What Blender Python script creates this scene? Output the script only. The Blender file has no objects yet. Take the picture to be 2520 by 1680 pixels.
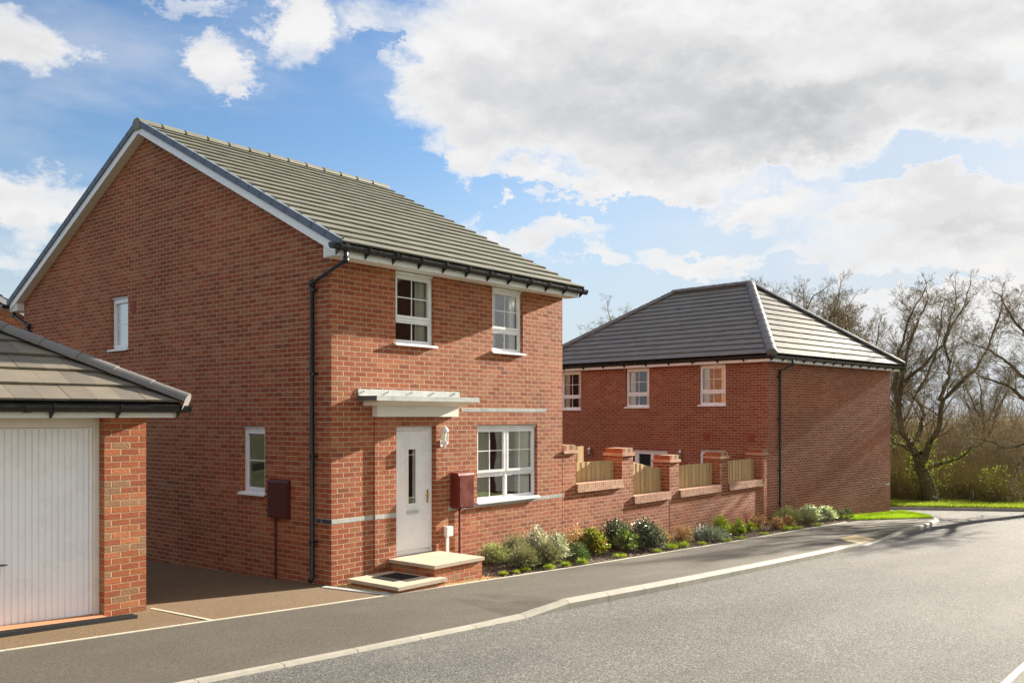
import bpy, math, random
import numpy as np
from mathutils import Vector, Matrix
R = math.radians
C = bpy.context.scene.collection
sc = bpy.context.scene

# ------------------------------------------------------------------ camera
CAM = Vector((-8.49, -10.37, 2.48)); YAW = R(39.361)
cam = bpy.data.cameras.new('camera'); camo = bpy.data.objects.new('camera', cam); C.objects.link(camo)
camo.location = CAM; camo.rotation_euler = (R(90), 0, YAW - R(90))
cam.sensor_width = 36; cam.lens = 36*2217.25/2520; cam.shift_y = (1022.6-840)/2520
cam.clip_end = 6000; cam.clip_start = .05
sc.camera = camo

# ------------------------------------------------------------------ light
SUN_AZ = math.atan2(-.112, .945); SUN_EL = R(18.1)      # low winter sun, almost along the front walls
sv = Vector((math.cos(SUN_EL)*math.cos(SUN_AZ), math.cos(SUN_EL)*math.sin(SUN_AZ), math.sin(SUN_EL)))
sun = bpy.data.lights.new('sun', 'SUN'); sun.energy = 5.0; sun.angle = R(.6); sun.color = (1, .91, .76)
suno = bpy.data.objects.new('sun', sun); C.objects.link(suno)
suno.rotation_euler = sv.to_track_quat('Z', 'Y').to_euler(); suno.location = (60, -6, 20)
sc.view_settings.view_transform = 'Standard'; sc.view_settings.look = 'None'
sc.view_settings.exposure = 2.0; sc.view_settings.gamma = 1
EXPO = 2**2.0
sc.cycles.max_bounces = 8; sc.cycles.transparent_max_bounces = 12

# ------------------------------------------------------------------ node helpers
class NT:
    def __init__(s, tree): s.t = tree; s.n = tree.nodes; s.l = tree.links
    def new(s, kind, **kw):
        n = s.n.new(kind)
        for k, v in kw.items(): setattr(n, k, v)
        return n
    def put(s, sock, v):
        if v is None: return
        if isinstance(v, bpy.types.NodeSocket): s.l.new(v, sock)
        else:
            if hasattr(sock, 'default_value'):
                if hasattr(sock.default_value, '__len__') and not hasattr(v, '__len__'): v = (v,)*len(sock.default_value)
                if hasattr(v, '__len__') and len(sock.default_value) == 4 and len(v) == 3: v = (*v, 1)
                sock.default_value = v
    def m(s, op, a, b=None, c=None, clamp=False):
        n = s.new('ShaderNodeMath', operation=op); n.use_clamp = clamp
        for i, v in enumerate((a, b, c)): s.put(n.inputs[i], v)
        return n.outputs[0]
    def vm(s, op, a, b=None):
        n = s.new('ShaderNodeVectorMath', operation=op); s.put(n.inputs[0], a); s.put(n.inputs[1], b)
        return n.outputs['Value'] if op in ('LENGTH', 'DOT_PRODUCT', 'DISTANCE') else n.outputs[0]
    def noise(s, vec, scale, detail=3, rough=.5, out=0, dim='3D'):
        n = s.new('ShaderNodeTexNoise', noise_dimensions=dim); s.put(n.inputs['Vector'], vec)
        n.inputs['Scale'].default_value = scale; n.inputs['Detail'].default_value = detail; n.inputs['Roughness'].default_value = rough
        return n.outputs[out]
    def vor(s, vec, scale, out='Distance', feature='F1'):
        n = s.new('ShaderNodeTexVoronoi', feature=feature); s.put(n.inputs['Vector'], vec); n.inputs['Scale'].default_value = scale
        return n.outputs[out]
    def ramp(s, fac, stops, interp='LINEAR'):
        n = s.new('ShaderNodeValToRGB'); s.put(n.inputs[0], fac); e = n.color_ramp.elements; n.color_ramp.interpolation = interp
        while len(e) < len(stops): e.new(.5)
        for k, (p, c) in enumerate(stops):
            e[k].position = p; e[k].color = (*c, 1) if hasattr(c, '__len__') else (c, c, c, 1)
        return n.outputs[0]
    def mix(s, fac, a, b, mode='MIX'):
        n = s.new('ShaderNodeMix', data_type='RGBA', blend_type=mode)
        s.put(n.inputs[0], fac); s.put(n.inputs[6], a); s.put(n.inputs[7], b); return n.outputs[2]
    def mr(s, v, a, b, c=0, d=1, smooth=True):
        n = s.new('ShaderNodeMapRange'); n.interpolation_type = 'SMOOTHSTEP' if smooth else 'LINEAR'
        for i, x in enumerate((v, a, b, c, d)): s.put(n.inputs[i], x)
        return n.outputs[0]
    def mp(s, vec, scale=(1, 1, 1), loc=(0, 0, 0), rot=(0, 0, 0)):
        n = s.new('ShaderNodeMapping'); s.put(n.inputs[0], vec); n.inputs['Scale'].default_value = scale
        n.inputs['Location'].default_value = loc; n.inputs['Rotation'].default_value = rot; return n.outputs[0]

def mat(name, rough=.6, color=(.5, .5, .5), spec=.5, metal=0):
    m = bpy.data.materials.new(name); m.use_nodes = True; t = NT(m.node_tree)
    b = t.n['Principled BSDF']; b.inputs['Roughness'].default_value = rough
    b.inputs['Base Color'].default_value = (*color, 1); b.inputs['Metallic'].default_value = metal
    b.inputs['Specular IOR Level'].default_value = spec
    t.b = b; t.mat = m; return t
def bump(t, h, strength=.5, dist=.01):
    n = t.new('ShaderNodeBump'); n.inputs['Strength'].default_value = strength; n.inputs['Distance'].default_value = dist
    t.put(n.inputs['Height'], h); t.l.new(n.outputs[0], t.b.inputs['Normal']); return n
def pos(t): return t.new('ShaderNodeNewGeometry').outputs['Position']
def island(t): return t.new('ShaderNodeNewGeometry').outputs['Random Per Island']
M = {}

# ------------------------------------------------------------------ world: blue sky with broken cumulus
def az_el(px, py):                                       # a direction in the place's own azimuth / elevation
    a = math.atan((px-1260)/2217.25); return YAW - a, math.atan((1022.6-py)/2217.25*math.cos(a))
world = bpy.data.worlds.new("World"); sc.world = world; world.use_nodes = True
w = NT(world.node_tree); bg = w.n['Background']
sky = w.new('ShaderNodeTexSky', sky_type='NISHITA'); sky.sun_disc = False; sky.sun_elevation = SUN_EL
sky.sun_rotation = R(90) - SUN_AZ; sky.air_density = 1.2; sky.dust_density = .6; sky.ozone_density = 3
g = w.new('ShaderNodeTexCoord').outputs['Generated']
d = w.vm('NORMALIZE', g)
sp = w.new('ShaderNodeSeparateXYZ'); w.put(sp.inputs[0], d)
az = w.m('ARCTAN2', sp.outputs[1], sp.outputs[0]); el = w.m('ARCSINE', sp.outputs[2])
wn = w.noise(w.mp(d, (3, 3, 5)), 2.6, 8, .66, 1)
warp = w.vm('SUBTRACT', wn, (.5, .5, .5))
cb = w.new('ShaderNodeCombineXYZ'); w.put(cb.inputs[0], az); w.put(cb.inputs[1], el)
ws = w.vm('MULTIPLY', warp, (.30, .16, 0))
P2 = w.vm('ADD', cb.outputs[0], ws)
def blobs(lst):
    acc = None
    for (px, py, rx, ry, wt) in lst:
        a, e = az_el(px*1.0714, py*1.0714)
        q = w.vm('MULTIPLY', w.vm('SUBTRACT', P2, (a, e, 0)), (1/(rx*1.0714/2500), 1/(ry*1.0714/2400), 0))
        v = w.mr(w.vm('LENGTH', q), 1.25, .35, 0, wt)
        acc = v if acc is None else w.m('ADD', acc, v)
    return acc
CL = [(20, 70, 190, 95, 1), (515, 175, 125, 95, 1), (690, 50, 120, 110, .95), (420, 10, 130, 30, .6), (60, 455, 150, 95, 1.1), (70, 600, 120, 55, .7),
      (1350, 60, 620, 190, 1.25), (1850, 150, 800, 230, 1.3), (1150, 250, 270, 130, 1.1), (1500, 330, 400, 110, 1.1), (1950, 300, 500, 110, 1.1),
      (1085, 400, 150, 60, .85), (1300, 445, 170, 50, .9), (1500, 420, 170, 60, .9), (1225, 530, 190, 60, 1), (900, 345, 80, 30, .5),
      (1350, 592, 60, 30, .8), (1560, 605, 190, 55, .9), (1700, 470, 180, 55, .9), (1930, 480, 300, 75, 1.0), (2250, 470, 260, 80, 1.1),
      (2200, 590, 420, 90, .9), (1850, 600, 300, 60, .6), (2150, 760, 420, 130, 1.1), (1750, 700, 300, 60, .6), (560, 235, 60, 25, .4)]
GR = [(1650, 320, 560, 85, .6), (1450, 200, 400, 100, .7), (2000, 250, 420, 90, .6), (2100, 560, 300, 35, .4), (30, 110, 160, 60, .5),
      (80, 530, 120, 50, .5), (1250, 570, 150, 30, .4), (2000, 100, 500, 60, .3)]
NG = [(1330, 470, 330, 26), (1600, 548, 190, 26), (1820, 628, 260, 26), (2230, 388, 200, 34), (1290, 635, 240, 30), (930, 400, 150, 70), (1050, 480, 120, 22), (880, 130, 40, 60), (2100, 640, 300, 22), (800, 280, 150, 60), (1480, 655, 200, 25)]
blob = w.m('SUBTRACT', blobs(CL), blobs([(*q, 1.15) for q in NG])); gray = blobs(GR)
back = w.m('MAXIMUM', w.mr(w.m('COSINE', w.m('SUBTRACT', az, R(-85))), -.25, .45, 0, 1.15), w.m('MAXIMUM', w.mr(w.m('COSINE', w.m('SUBTRACT', az, float(YAW))), .76, .45, 0, .42), w.mr(el, .50, .85, 0, .75)))       # unseen sky: cloud added, heaviest towards the front walls to brighten them
n1 = w.noise(w.mp(d, (1, 1, 1.9)), 5.0, 9, .60)
n2 = w.noise(w.mp(d, (1, 1, 1.9), (0, 0, -.035)), 5.0, 9, .60)
n3 = w.noise(d, 2.2, 3, .5)
dens = w.m('ADD', w.m('ADD', blob, w.m('MULTIPLY', back, w.m('ADD', n3, .3))), w.m('MULTIPLY', w.m('SUBTRACT', n1, .5), 2.3))
cover = w.m('MAXIMUM', w.mr(dens, .16, 1.12, 0, 1), w.m('MULTIPLY', w.mr(w.noise(w.mp(d, (1, 1, 2.6), (2, 1, 0)), 3.1, 6, .6), .42, .72), .34))
lit = w.mr(w.m('SUBTRACT', n1, n2), -.10, .13, 0, 1)
thick = w.mr(dens, .5, 1.5, 0, 1)
sh = w.m('ADD', w.m('MULTIPLY', gray, .52), w.m('MULTIPLY', w.m('SUBTRACT', 1, lit), .42))
sh = w.m('MULTIPLY', sh, thick, None, True)
K = 1/EXPO
white = tuple(c*K for c in (.95, .935, .925)); grey = tuple(c*K for c in (.55, .56, .575))
ccol = w.mix(sh, white, grey)
skyc = w.vm('MULTIPLY', sky.outputs[0], (.032, .0365, .0425))
hz = w.mr(el, .30, .0, 0, .95)
pale = tuple(c*K for c in (.68, .755, .815))
skyc = w.mix(hz, skyc, pale)
nearsun = w.mr(w.m('COSINE', w.m('SUBTRACT', az, SUN_AZ)), .60, .95, 0, .8)
skyc = w.mix(nearsun, skyc, tuple(c*K for c in (.64, .71, .79)))
fin = w.mix(w.m('MULTIPLY', cover, .97), skyc, ccol)
w.put(bg.inputs[0], fin); bg.inputs[1].default_value = 1.0
world.cycles.sampling_method = 'MANUAL'; world.cycles.sample_map_resolution = 1024

# ------------------------------------------------------------------ mesh builder and object helpers
class MB:
    def __init__(s): s.v = []; s.f = []; s.uv = []; s.mi = []; s.M = None
    def V(s, p):
        p = Vector(p)
        if s.M: p = s.M @ p
        s.v.append(p); return len(s.v)-1
    def face(s, pts, uv=None, m=0):
        idx = [s.V(p) for p in pts]; s.f.append(idx); s.uv.append(uv or [(0, 0)]*len(pts)); s.mi.append(m)
    def idxface(s, idx, m=0): s.f.append(list(idx)); s.uv.append([(0, 0)]*len(idx)); s.mi.append(m)
    def box(s, a, b, m=0, uvax=None):
        (x0, y0, z0), (x1, y1, z1) = a, b
        x0, x1 = sorted((x0, x1)); y0, y1 = sorted((y0, y1)); z0, z1 = sorted((z0, z1))
        F = [[(x0,y0,z0),(x1,y0,z0),(x1,y0,z1),(x0,y0,z1)], [(x1,y1,z0),(x0,y1,z0),(x0,y1,z1),(x1,y1,z1)],
             [(x0,y1,z0),(x0,y0,z0),(x0,y0,z1),(x0,y1,z1)], [(x1,y0,z0),(x1,y1,z0),(x1,y1,z1),(x1,y0,z1)],
             [(x0,y0,z1),(x1,y0,z1),(x1,y1,z1),(x0,y1,z1)], [(x0,y1,z0),(x1,y1,z0),(x1,y0,z0),(x0,y0,z0)]]
        for k, f in enumerate(F):
            if k < 2: uv = [(p[0], p[2]) for p in f]
            elif k < 4: uv = [(p[1]+.1125, p[2]) for p in f]
            else: uv = [(p[0], p[1]) for p in f]
            s.face(f, uv, m)
    def obox(s, o, ax, ay, az, m=0):                     # oriented box: corner + three edge vectors
        o, ax, ay, az = map(Vector, (o, ax, ay, az)); q = lambda i, j, k: o+ax*i+ay*j+az*k
        for f in ([(0,0,0),(1,0,0),(1,0,1),(0,0,1)], [(1,1,0),(0,1,0),(0,1,1),(1,1,1)], [(0,1,0),(0,0,0),(0,0,1),(0,1,1)],
                  [(1,0,0),(1,1,0),(1,1,1),(1,0,1)], [(0,0,1),(1,0,1),(1,1,1),(0,1,1)], [(0,1,0),(1,1,0),(1,0,0),(0,0,0)]):
            pts = [q(*c) for c in f]; lx = ax.length; ly = ay.length; lz = az.length
            s.face(pts, [(c[0]*lx+c[1]*ly, c[2]*lz) for c in f], m)
    def tube(s, pts, r, n=10, m=0, cap=True):
        pts = [Vector(p) for p in pts]; rr = r if hasattr(r, '__len__') else [r]*len(pts); rings = []
        up = None
        for i, p in enumerate(pts):
            t = ((pts[min(i+1, len(pts)-1)]-pts[max(i-1, 0)])).normalized()
            if up is None: up = Vector((0, 0, 1)) if abs(t.z) < .9 else Vector((1, 0, 0))
            a = t.cross(up).normalized(); b = a.cross(t).normalized(); up = b
            rings.append([s.V(p+(a*math.cos(2*math.pi*k/n)+b*math.sin(2*math.pi*k/n))*rr[i]) for k in range(n)])
        for i in range(len(rings)-1):
            for k in range(n): s.idxface((rings[i][k], rings[i][(k+1) % n], rings[i+1][(k+1) % n], rings[i+1][k]), m)
        if cap: s.idxface(rings[0][::-1], m); s.idxface(rings[-1], m)
    def sweep(s, prof, p, q, side, up=(0, 0, 1), m=0, caps=True, closed=True):   # a 2-D profile drawn out from p to q
        p, q, side, up = map(Vector, (p, q, side, up)); n = len(prof)
        A = [s.V(p+side*a+up*b) for a, b in prof]; B = [s.V(q+side*a+up*b) for a, b in prof]
        for k in range(n if closed else n-1): s.idxface((A[k], A[(k+1) % n], B[(k+1) % n], B[k]), m)
        if caps: s.idxface(A[::-1], m); s.idxface(B, m)
    def lathe(s, prof, c, n=14, m=0):
        c = Vector(c); rings = [[s.V(c+Vector((r*math.cos(2*math.pi*k/n), r*math.sin(2*math.pi*k/n), z))) for k in range(n)] for r, z in prof]
        for i in range(len(rings)-1):
            for k in range(n): s.idxface((rings[i][k], rings[i][(k+1) % n], rings[i+1][(k+1) % n], rings[i+1][k]), m)
        s.idxface(rings[0][::-1], m); s.idxface(rings[-1], m)
    def build(s, name, mats, parent=None, smooth=False, bevel=0):
        if not isinstance(mats, (list, tuple)): mats = [mats]
        org = Vector((0, 0, 0))
        o = parent
        if o is not None:
            org = Vector(o['_org']) if '_org' in o else Vector((0, 0, 0))
        me = bpy.data.meshes.new(name); me.from_pydata([tuple(v-org) for v in s.v], [], s.f)
        for m_ in mats: me.materials.append(M[m_] if isinstance(m_, str) else m_)
        ul = me.uv_layers.new(name='UVMap'); flat = [c for f in s.uv for uv in f for c in uv]
        ul.data.foreach_set('uv', flat); me.polygons.foreach_set('material_index', s.mi)
        if smooth: me.polygons.foreach_set('use_smooth', [True]*len(s.f))
        me.update()
        ob = bpy.data.objects.new(name, me); C.objects.link(ob)
        if parent is not None: ob.parent = parent; ob['_org'] = tuple(org)
        if bevel:
            b = ob.modifiers.new('bevel', 'BEVEL'); b.width = bevel; b.segments = 2; b.limit_method = 'ANGLE'; b.angle_limit = R(40)
        return ob
def thing(name, label, cat, loc, group=None):
    o = bpy.data.objects.new(name, None); C.objects.link(o); o.location = loc; o['_org'] = tuple(loc)
    o['label'] = label; o['category'] = cat; o.empty_display_size = .2
    if group: o['group'] = group
    return o
def tag(o, label=None, cat=None, group=None, kind=None):
    if label: o['label'] = label
    if cat: o['category'] = cat
    if group: o['group'] = group
    if kind: o['kind'] = kind
    return o
def struct(mb, name, m, **k): return tag(mb.build(name, m, **k), kind='structure')
def copy_child(o, parent, delta):                        # a copy of a part that shares its mesh, moved by delta
    c = o.copy(); C.objects.link(c); c.parent = parent; c.location = Vector(o.location)+Vector(delta); return c

# ------------------------------------------------------------------ materials
def brick_mat(name, cols, mortar, rough_amt=1.15, dirt=.42, grit=.5):
    t = mat(name, .85, spec=.25)
    uv = t.new('ShaderNodeUVMap').outputs[0]; s = t.new('ShaderNodeSeparateXYZ')
    wob = t.vm('MULTIPLY', t.vm('SUBTRACT', t.noise(uv, 9, 2, .5, 1), (.5, .5, .5)), (.006, .005, 0))
    t.put(s.inputs[0], t.vm('ADD', uv, wob)); u = s.outputs[0]; v = t.m('SUBTRACT', s.outputs[1], .067)
    v = t.m('ADD', v, 7.5); u = t.m('ADD', u, 45)
    row = t.m('FLOOR', t.m('DIVIDE', v, .075)); off = t.m('MULTIPLY', t.m('MODULO', row, 2), .1125)
    uu = t.m('DIVIDE', t.m('ADD', u, off), .225); col = t.m('FLOOR', uu)
    fu = t.m('MULTIPLY', t.m('FRACT', uu), .225); fv = t.m('MULTIPLY', t.m('FRACT', t.m('DIVIDE', v, .075)), .075)
    du = t.m('MINIMUM', fu, t.m('SUBTRACT', .225, fu)); dv = t.m('MINIMUM', fv, t.m('SUBTRACT', .075, fv))
    dd = t.m('MINIMUM', du, dv)
    cmb = t.new('ShaderNodeCombineXYZ'); t.put(cmb.inputs[0], col); t.put(cmb.inputs[1], row)
    wn = t.new('ShaderNodeTexWhiteNoise', noise_dimensions='2D'); t.put(wn.inputs[0], cmb.outputs[0])
    wsep = t.new('ShaderNodeSeparateColor'); t.put(wsep.inputs[0], wn.outputs[1])
    n = len(cols); base = t.ramp(wn.outputs[0], [(i/n, c) for i, c in enumerate(cols)], 'CONSTANT')
    p = pos(t)
    fine = t.noise(p, 90, 4, .65); crease = t.noise(t.mp(p, (1, 1, 2.2)), 28, 3, .6); streak = t.noise(t.mp(p, (60, 60, 6)), 1, 2, .5)
    base = t.mix(1, base, t.ramp(t.m('ADD', t.m('MULTIPLY', fine, .5), t.m('MULTIPLY', crease, .5)), [(.3, .72), (.7, 1.22)]), 'MULTIPLY')
    base = t.mix(t.m('MULTIPLY', t.m('MULTIPLY', wsep.outputs[1], t.mr(streak, .45, .6)), grit), base, t.mix(.5, base, (.18, .10, .07)))
    big = t.noise(p, .55, 3, .5); base = t.mix(t.mr(t.noise(t.mp(p, (1, 1, 2.6)), .9, 4, .6), .48, .68, 0, .16), base, (.34, .165, .085))
    base = t.mix(1, base, t.ramp(big, [(.25, 1-dirt*.6), (.75, 1+dirt*.45)]), 'MULTIPLY')
    mm = t.mr(dd, .0042, .0068, 1, 0)
    mc = t.mix(t.noise(p, 40, 3, .6), mortar, tuple(c*.72 for c in mortar))
    t.put(t.b.inputs['Base Color'], t.mix(mm, base, mc))
    tilt = t.m('MULTIPLY', t.m('SUBTRACT', wsep.outputs[2], .5), t.m('MULTIPLY', t.m('SUBTRACT', fu, .11), .045*rough_amt))
    h = t.m('ADD', t.m('MULTIPLY', t.mr(dd, .0035, .009), .0055), t.m('ADD', t.m('MULTIPLY', t.m('ADD', t.m('MULTIPLY', crease, .7), t.m('MULTIPLY', fine, .3)), .0062*rough_amt), tilt))
    b = bump(t, h, 1, 1.0); return t.mat
REDS = [(0.355, 0.092, 0.038), (0.302, 0.070, 0.029), (0.339, 0.102, 0.045), (0.392, 0.128, 0.055), (0.307, 0.075, 0.033), (0.350, 0.094, 0.039), (0.260, 0.072, 0.036), (0.371, 0.143, 0.067), (0.329, 0.082, 0.033), (0.371, 0.113, 0.047)]
MORT = (.60, .43, .27)
M['brick'] = brick_mat('brick', REDS, MORT)
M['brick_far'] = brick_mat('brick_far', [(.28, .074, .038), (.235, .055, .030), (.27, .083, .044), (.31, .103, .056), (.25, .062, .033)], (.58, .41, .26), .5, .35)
M['brick_orange'] = brick_mat('brick_orange', [(.42, .128, .050), (.36, .098, .042), (.46, .160, .070), (.32, .090, .042), (.33, .18, .10)], (.52, .36, .20), 1.1, .2, 1.)
M['brick_blue'] = brick_mat('brick_blue', [(.055, .06, .11), (.05, .052, .095)], MORT, .6, .1, 0)
M['brick_grey'] = brick_mat('brick_grey', [(.42, .44, .43), (.47, .49, .47), (.38, .40, .40)], MORT, .7, .1, .1)
M['brick_pink'] = brick_mat('brick_pink', [(.58, .30, .20), (.64, .36, .25), (.52, .26, .17)], (.5, .33, .22), .6, .1, .2)

def plain(name, color, rough=.5, spec=.5, var=.12, sc_=8, bmp=.0, metal=0, vz=(1, 1, 1)):
    t = mat(name, rough, color, spec, metal); p = pos(t); n = t.noise(t.mp(p, vz), sc_, 4, .6)
    t.put(t.b.inputs['Base Color'], t.mix(1, color, t.ramp(n, [(.3, 1-var), (.7, 1+var*.6)]), 'MULTIPLY'))
    t.put(t.b.inputs['Roughness'], t.ramp(n, [(.3, max(0, rough-.08)), (.7, min(1, rough+.08))]))
    if bmp: bump(t, t.noise(p, sc_*9, 4, .6), 1, bmp)
    M[name] = t.mat; return t
plain('upvc', (.84, .84, .84), .28, .5, .05, 3)
plain('cream_board', (.80, .77, .70), .45, .5, .06, 3)
plain('timber_white', (.78, .74, .66), .5, .5, .08, 5)
plain('garage_white', (.88, .88, .89), .28, .5, .04, 2)
plain('black_plastic', (.012, .013, .016), .28, .5, .3, 9)
plain('rubber', (.012, .012, .014), .7, .4, .2, 9)
plain('maroon', (.16, .026, .018), .33, .5, .12, 5)
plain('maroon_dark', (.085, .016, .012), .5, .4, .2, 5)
plain('grp_grey', (.50, .52, .50), .35, .5, .12, 6, .0)
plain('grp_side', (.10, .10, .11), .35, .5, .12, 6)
plain('steel', (.62, .62, .62), .22, .5, .1, 12, 0, 1)
plain('brass', (.70, .50, .22), .3, .5, .1, 12, 0, 1)
plain('slate_blue', (.135, .165, .215), .6, .4, .18, 14, .002)
plain('curtain', (.80, .77, .66), .9, .2, .06, 3)
plain('mortar', (.30, .20, .13), .9, .2, .2, 20)
plain('interior', (.10, .095, .085), .9, .2, .2, 2)
plain('blind', (.55, .50, .40), .9, .2, .08, 3)
plain('terracotta', (.30, .055, .035), .6, .4, .15, 20)
plain('sealant', (.16, .06, .045), .7, .3, .15, 20)
plain('bark', (.125, .108, .060), .95, .2, .45, 5, .02)
plain('twig', (.20, .162, .088), .95, .2, .4, 2)
plain('twig_far', (.13, .095, .070), .95, .2, .4, .8)
plain('post_wood', (.10, .08, .055), .9, .2, .3, 9)

def tile_mat(name, base, dark, rough=.55, spec=.4):
    t = mat(name, rough, spec=spec); p = pos(t); r = island(t)
    c = t.mix(r, base, dark); n = t.noise(p, 3.2, 4, .6); f = t.noise(p, 150, 2, .6)
    c = t.mix(1, c, t.ramp(n, [(.25, .84), (.75, 1.12)]), 'MULTIPLY'); c = t.mix(1, c, t.ramp(f, [(.3, .86), (.7, 1.12)]), 'MULTIPLY')
    t.put(t.b.inputs['Base Color'], c); bump(t, t.noise(p, 120, 3, .6), 1, .0018); M[name] = t.mat
tile_mat('tile_house', (.190, .184, .140), (.160, .153, .115), .50)
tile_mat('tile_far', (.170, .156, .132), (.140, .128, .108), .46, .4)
tile_mat('tile_garage', (.185, .158, .120), (.125, .108, .088), .55)
tile_mat('cap', (.165, .155, .148), (.13, .124, .118), .5)
M['cap_warm'] = M['tile_house']
plain('underlay', (.02, .02, .02), .9, .2, .2, 3)

def solid_brick(name, cols, mortar):
    t = mat(name, .85, spec=.25); p = pos(t); r = island(t); n = len(cols)
    c = t.ramp(r, [(i/n, k) for i, k in enumerate(cols)], 'CONSTANT'); f = t.noise(p, 70, 4, .65)
    c = t.mix(1, c, t.ramp(f, [(.3, .78), (.7, 1.2)]), 'MULTIPLY'); t.put(t.b.inputs['Base Color'], c); bump(t, f, 1, .004); M[name] = t.mat
solid_brick('brick_coping', [(.50, .28, .18), (.56, .34, .23), (.45, .25, .16), (.52, .31, .21)], None)
solid_brick('brick_cap', [(.36, .11, .05), (.34, .25, .15), (.32, .095, .045), (.40, .30, .19)], None)

def glass(name, tint=(.9, .95, .93), frost=0., k_=2.0):
    m = bpy.data.materials.new(name); m.use_nodes = True; t = NT(m.node_tree); t.n.remove(t.n['Principled BSDF'])
    out = t.n['Material Output']; tr = t.new('ShaderNodeBsdfTransparent'); tr.inputs[0].default_value = (*tint, 1)
    gl = t.new('ShaderNodeBsdfGlossy'); gl.inputs['Roughness'].default_value = .015; gl.inputs[0].default_value = (1, 1, 1, 1)
    bp = t.new('ShaderNodeBump'); bp.inputs['Strength'].default_value = 1; bp.inputs['Distance'].default_value = .0035
    t.put(bp.inputs['Height'], t.noise(pos(t), 1.1, 1, .4)); t.l.new(bp.outputs[0], gl.inputs['Normal'])
    fr = t.new('ShaderNodeFresnel'); fr.inputs[0].default_value = 1.62
    k = t.m('MINIMUM', t.m('ADD', t.m('MULTIPLY', fr.outputs[0], k_), .04), 1)
    mx = t.new('ShaderNodeMixShader'); t.put(mx.inputs[0], k)
    if frost:
        df = t.new('ShaderNodeBsdfDiffuse'); df.inputs[0].default_value = (.34, .38, .40, 1)
        gl.inputs['Roughness'].default_value = .22
        m2 = t.new('ShaderNodeMixShader'); m2.inputs[0].default_value = frost; t.l.new(tr.outputs[0], m2.inputs[1]); t.l.new(df.outputs[0], m2.inputs[2])
        t.l.new(m2.outputs[0], mx.inputs[1]); t.put(mx.inputs[0], t.m('MINIMUM', t.m('MULTIPLY', k, 1.6), .6))
    else: t.l.new(tr.outputs[0], mx.inputs[1])
    t.l.new(gl.outputs[0], mx.inputs[2]); t.l.new(mx.outputs[0], out.inputs[0]); M[name] = m
glass('glass'); glass('glass_soft', k_=1.15); glass('glass_frosted', frost=.9); glass('glass_dark', (.45, .45, .43))

def ground_mat(name, c1, c2, speck, sscale, rough=.85, bmp=.004, spec=.3, patch=.22, dust=None):
    t = mat(name, rough, spec=spec); p = pos(t)
    v = t.vor(p, sscale, 'Color'); sv_ = t.new('ShaderNodeSeparateColor'); t.put(sv_.inputs[0], v)
    dist = t.vor(p, sscale)
    c = t.mix(t.noise(p, 1.3, 4, .6), c1, c2)
    c = t.mix(1, c, t.ramp(sv_.outputs[0], [(0, .42), (.35, .85), (.75, 1.15), (1, 1.0+speck)]), 'MULTIPLY')
    big = t.noise(t.mp(p, (.35, 1.1, 1)), .55, 4, .55)
    c = t.mix(1, c, t.ramp(big, [(.3, 1-patch), (.7, 1+patch)]), 'MULTIPLY')
    if dust: c = t.mix(t.mr(t.noise(t.mp(p, (.25, .9, 1), rot=(0, 0, .25)), 1.3, 4, .6), .5, .75, 0, .4), c, dust)
    t.put(t.b.inputs['Base Color'], c)
    h = t.m('ADD', t.m('MULTIPLY', dist, -.6), t.noise(p, sscale*2.2, 3, .6)); bump(t, h, 1, bmp); M[name] = t.mat; return t
ground_mat('asphalt_road', (.100, .098, .092), (.128, .125, .117), 1.3, 80, .92, .0035, .14, .18, (.165, .16, .15))
ground_mat('asphalt_path', (.072, .063, .050), (.094, .083, .067), .55, 150, .85, .0022, .3, .16, (.125, .112, .09))
ground_mat('drive_surface', (.135, .090, .050), (.165, .111, .063), .5, 170, .9, .002, .3, .08)
ground_mat('soil', (.070, .048, .032), (.115, .082, .056), .5, 40, .95, .02, .2, .3)
ground_mat('gravel_base', (.34, .20, .07), (.40, .26, .11), .4, 60, .9, .01, .2, .2)
ground_mat('earth', (.055, .060, .022), (.10, .095, .045), .3, 6, .95, .01, .2, .3)
ground_mat('turf', (.115, .17, .015), (.19, .25, .03), .3, 30, .95, .02, .1, .2)

def conc(name, col, var=.18, stain=(.34, .30, .22)):
    t = mat(name, .8, spec=.3); p = pos(t); n = t.noise(p, 5, 5, .65); f = t.noise(p, 130, 3, .6)
    c = t.mix(1, col, t.ramp(n, [(.25, 1-var), (.75, 1+var*.4)]), 'MULTIPLY'); c = t.mix(1, c, t.ramp(f, [(.3, .88), (.7, 1.08)]), 'MULTIPLY')
    c = t.mix(t.mr(t.noise(p, 2.1, 4, .6), .52, .72, 0, .45), c, stain)
    c = t.mix(t.m('MULTIPLY', island(t), .25), c, tuple(k*.72 for k in col))
    t.put(t.b.inputs['Base Color'], c); bump(t, f, 1, .0016); M[name] = t.mat
conc('kerb', (.335, .315, .265), .26); conc('slab', (.53, .44, .33), .12, (.50, .42, .30)); conc('edging', (.50, .46, .37), .16)
conc('tactile', (.66, .54, .32), .12, (.6, .5, .32)); conc('kerb_old', (.30, .27, .25), .25, (.2, .16, .14)); conc('threshold', (.48, .22, .11), .12, (.4, .2, .12))

t = mat('fence_wood', .8, spec=.25); p = pos(t); r = island(t)
c = t.mix(r, (.60, .42, .20), (.46, .33, .17)); gr = t.noise(t.mp(p, (22, 22, 1.2)), 1, 4, .6); kn = t.vor(t.mp(p, (9, 9, 2.6)), 1)
c = t.mix(1, c, t.ramp(gr, [(.3, .72), (.7, 1.12)]), 'MULTIPLY'); c = t.mix(t.mr(kn, .16, .04, 0, .75), c, (.16, .09, .04))
t.put(t.b.inputs['Base Color'], c); bump(t, gr, 1, .003); M['fence_wood'] = t.mat

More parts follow.
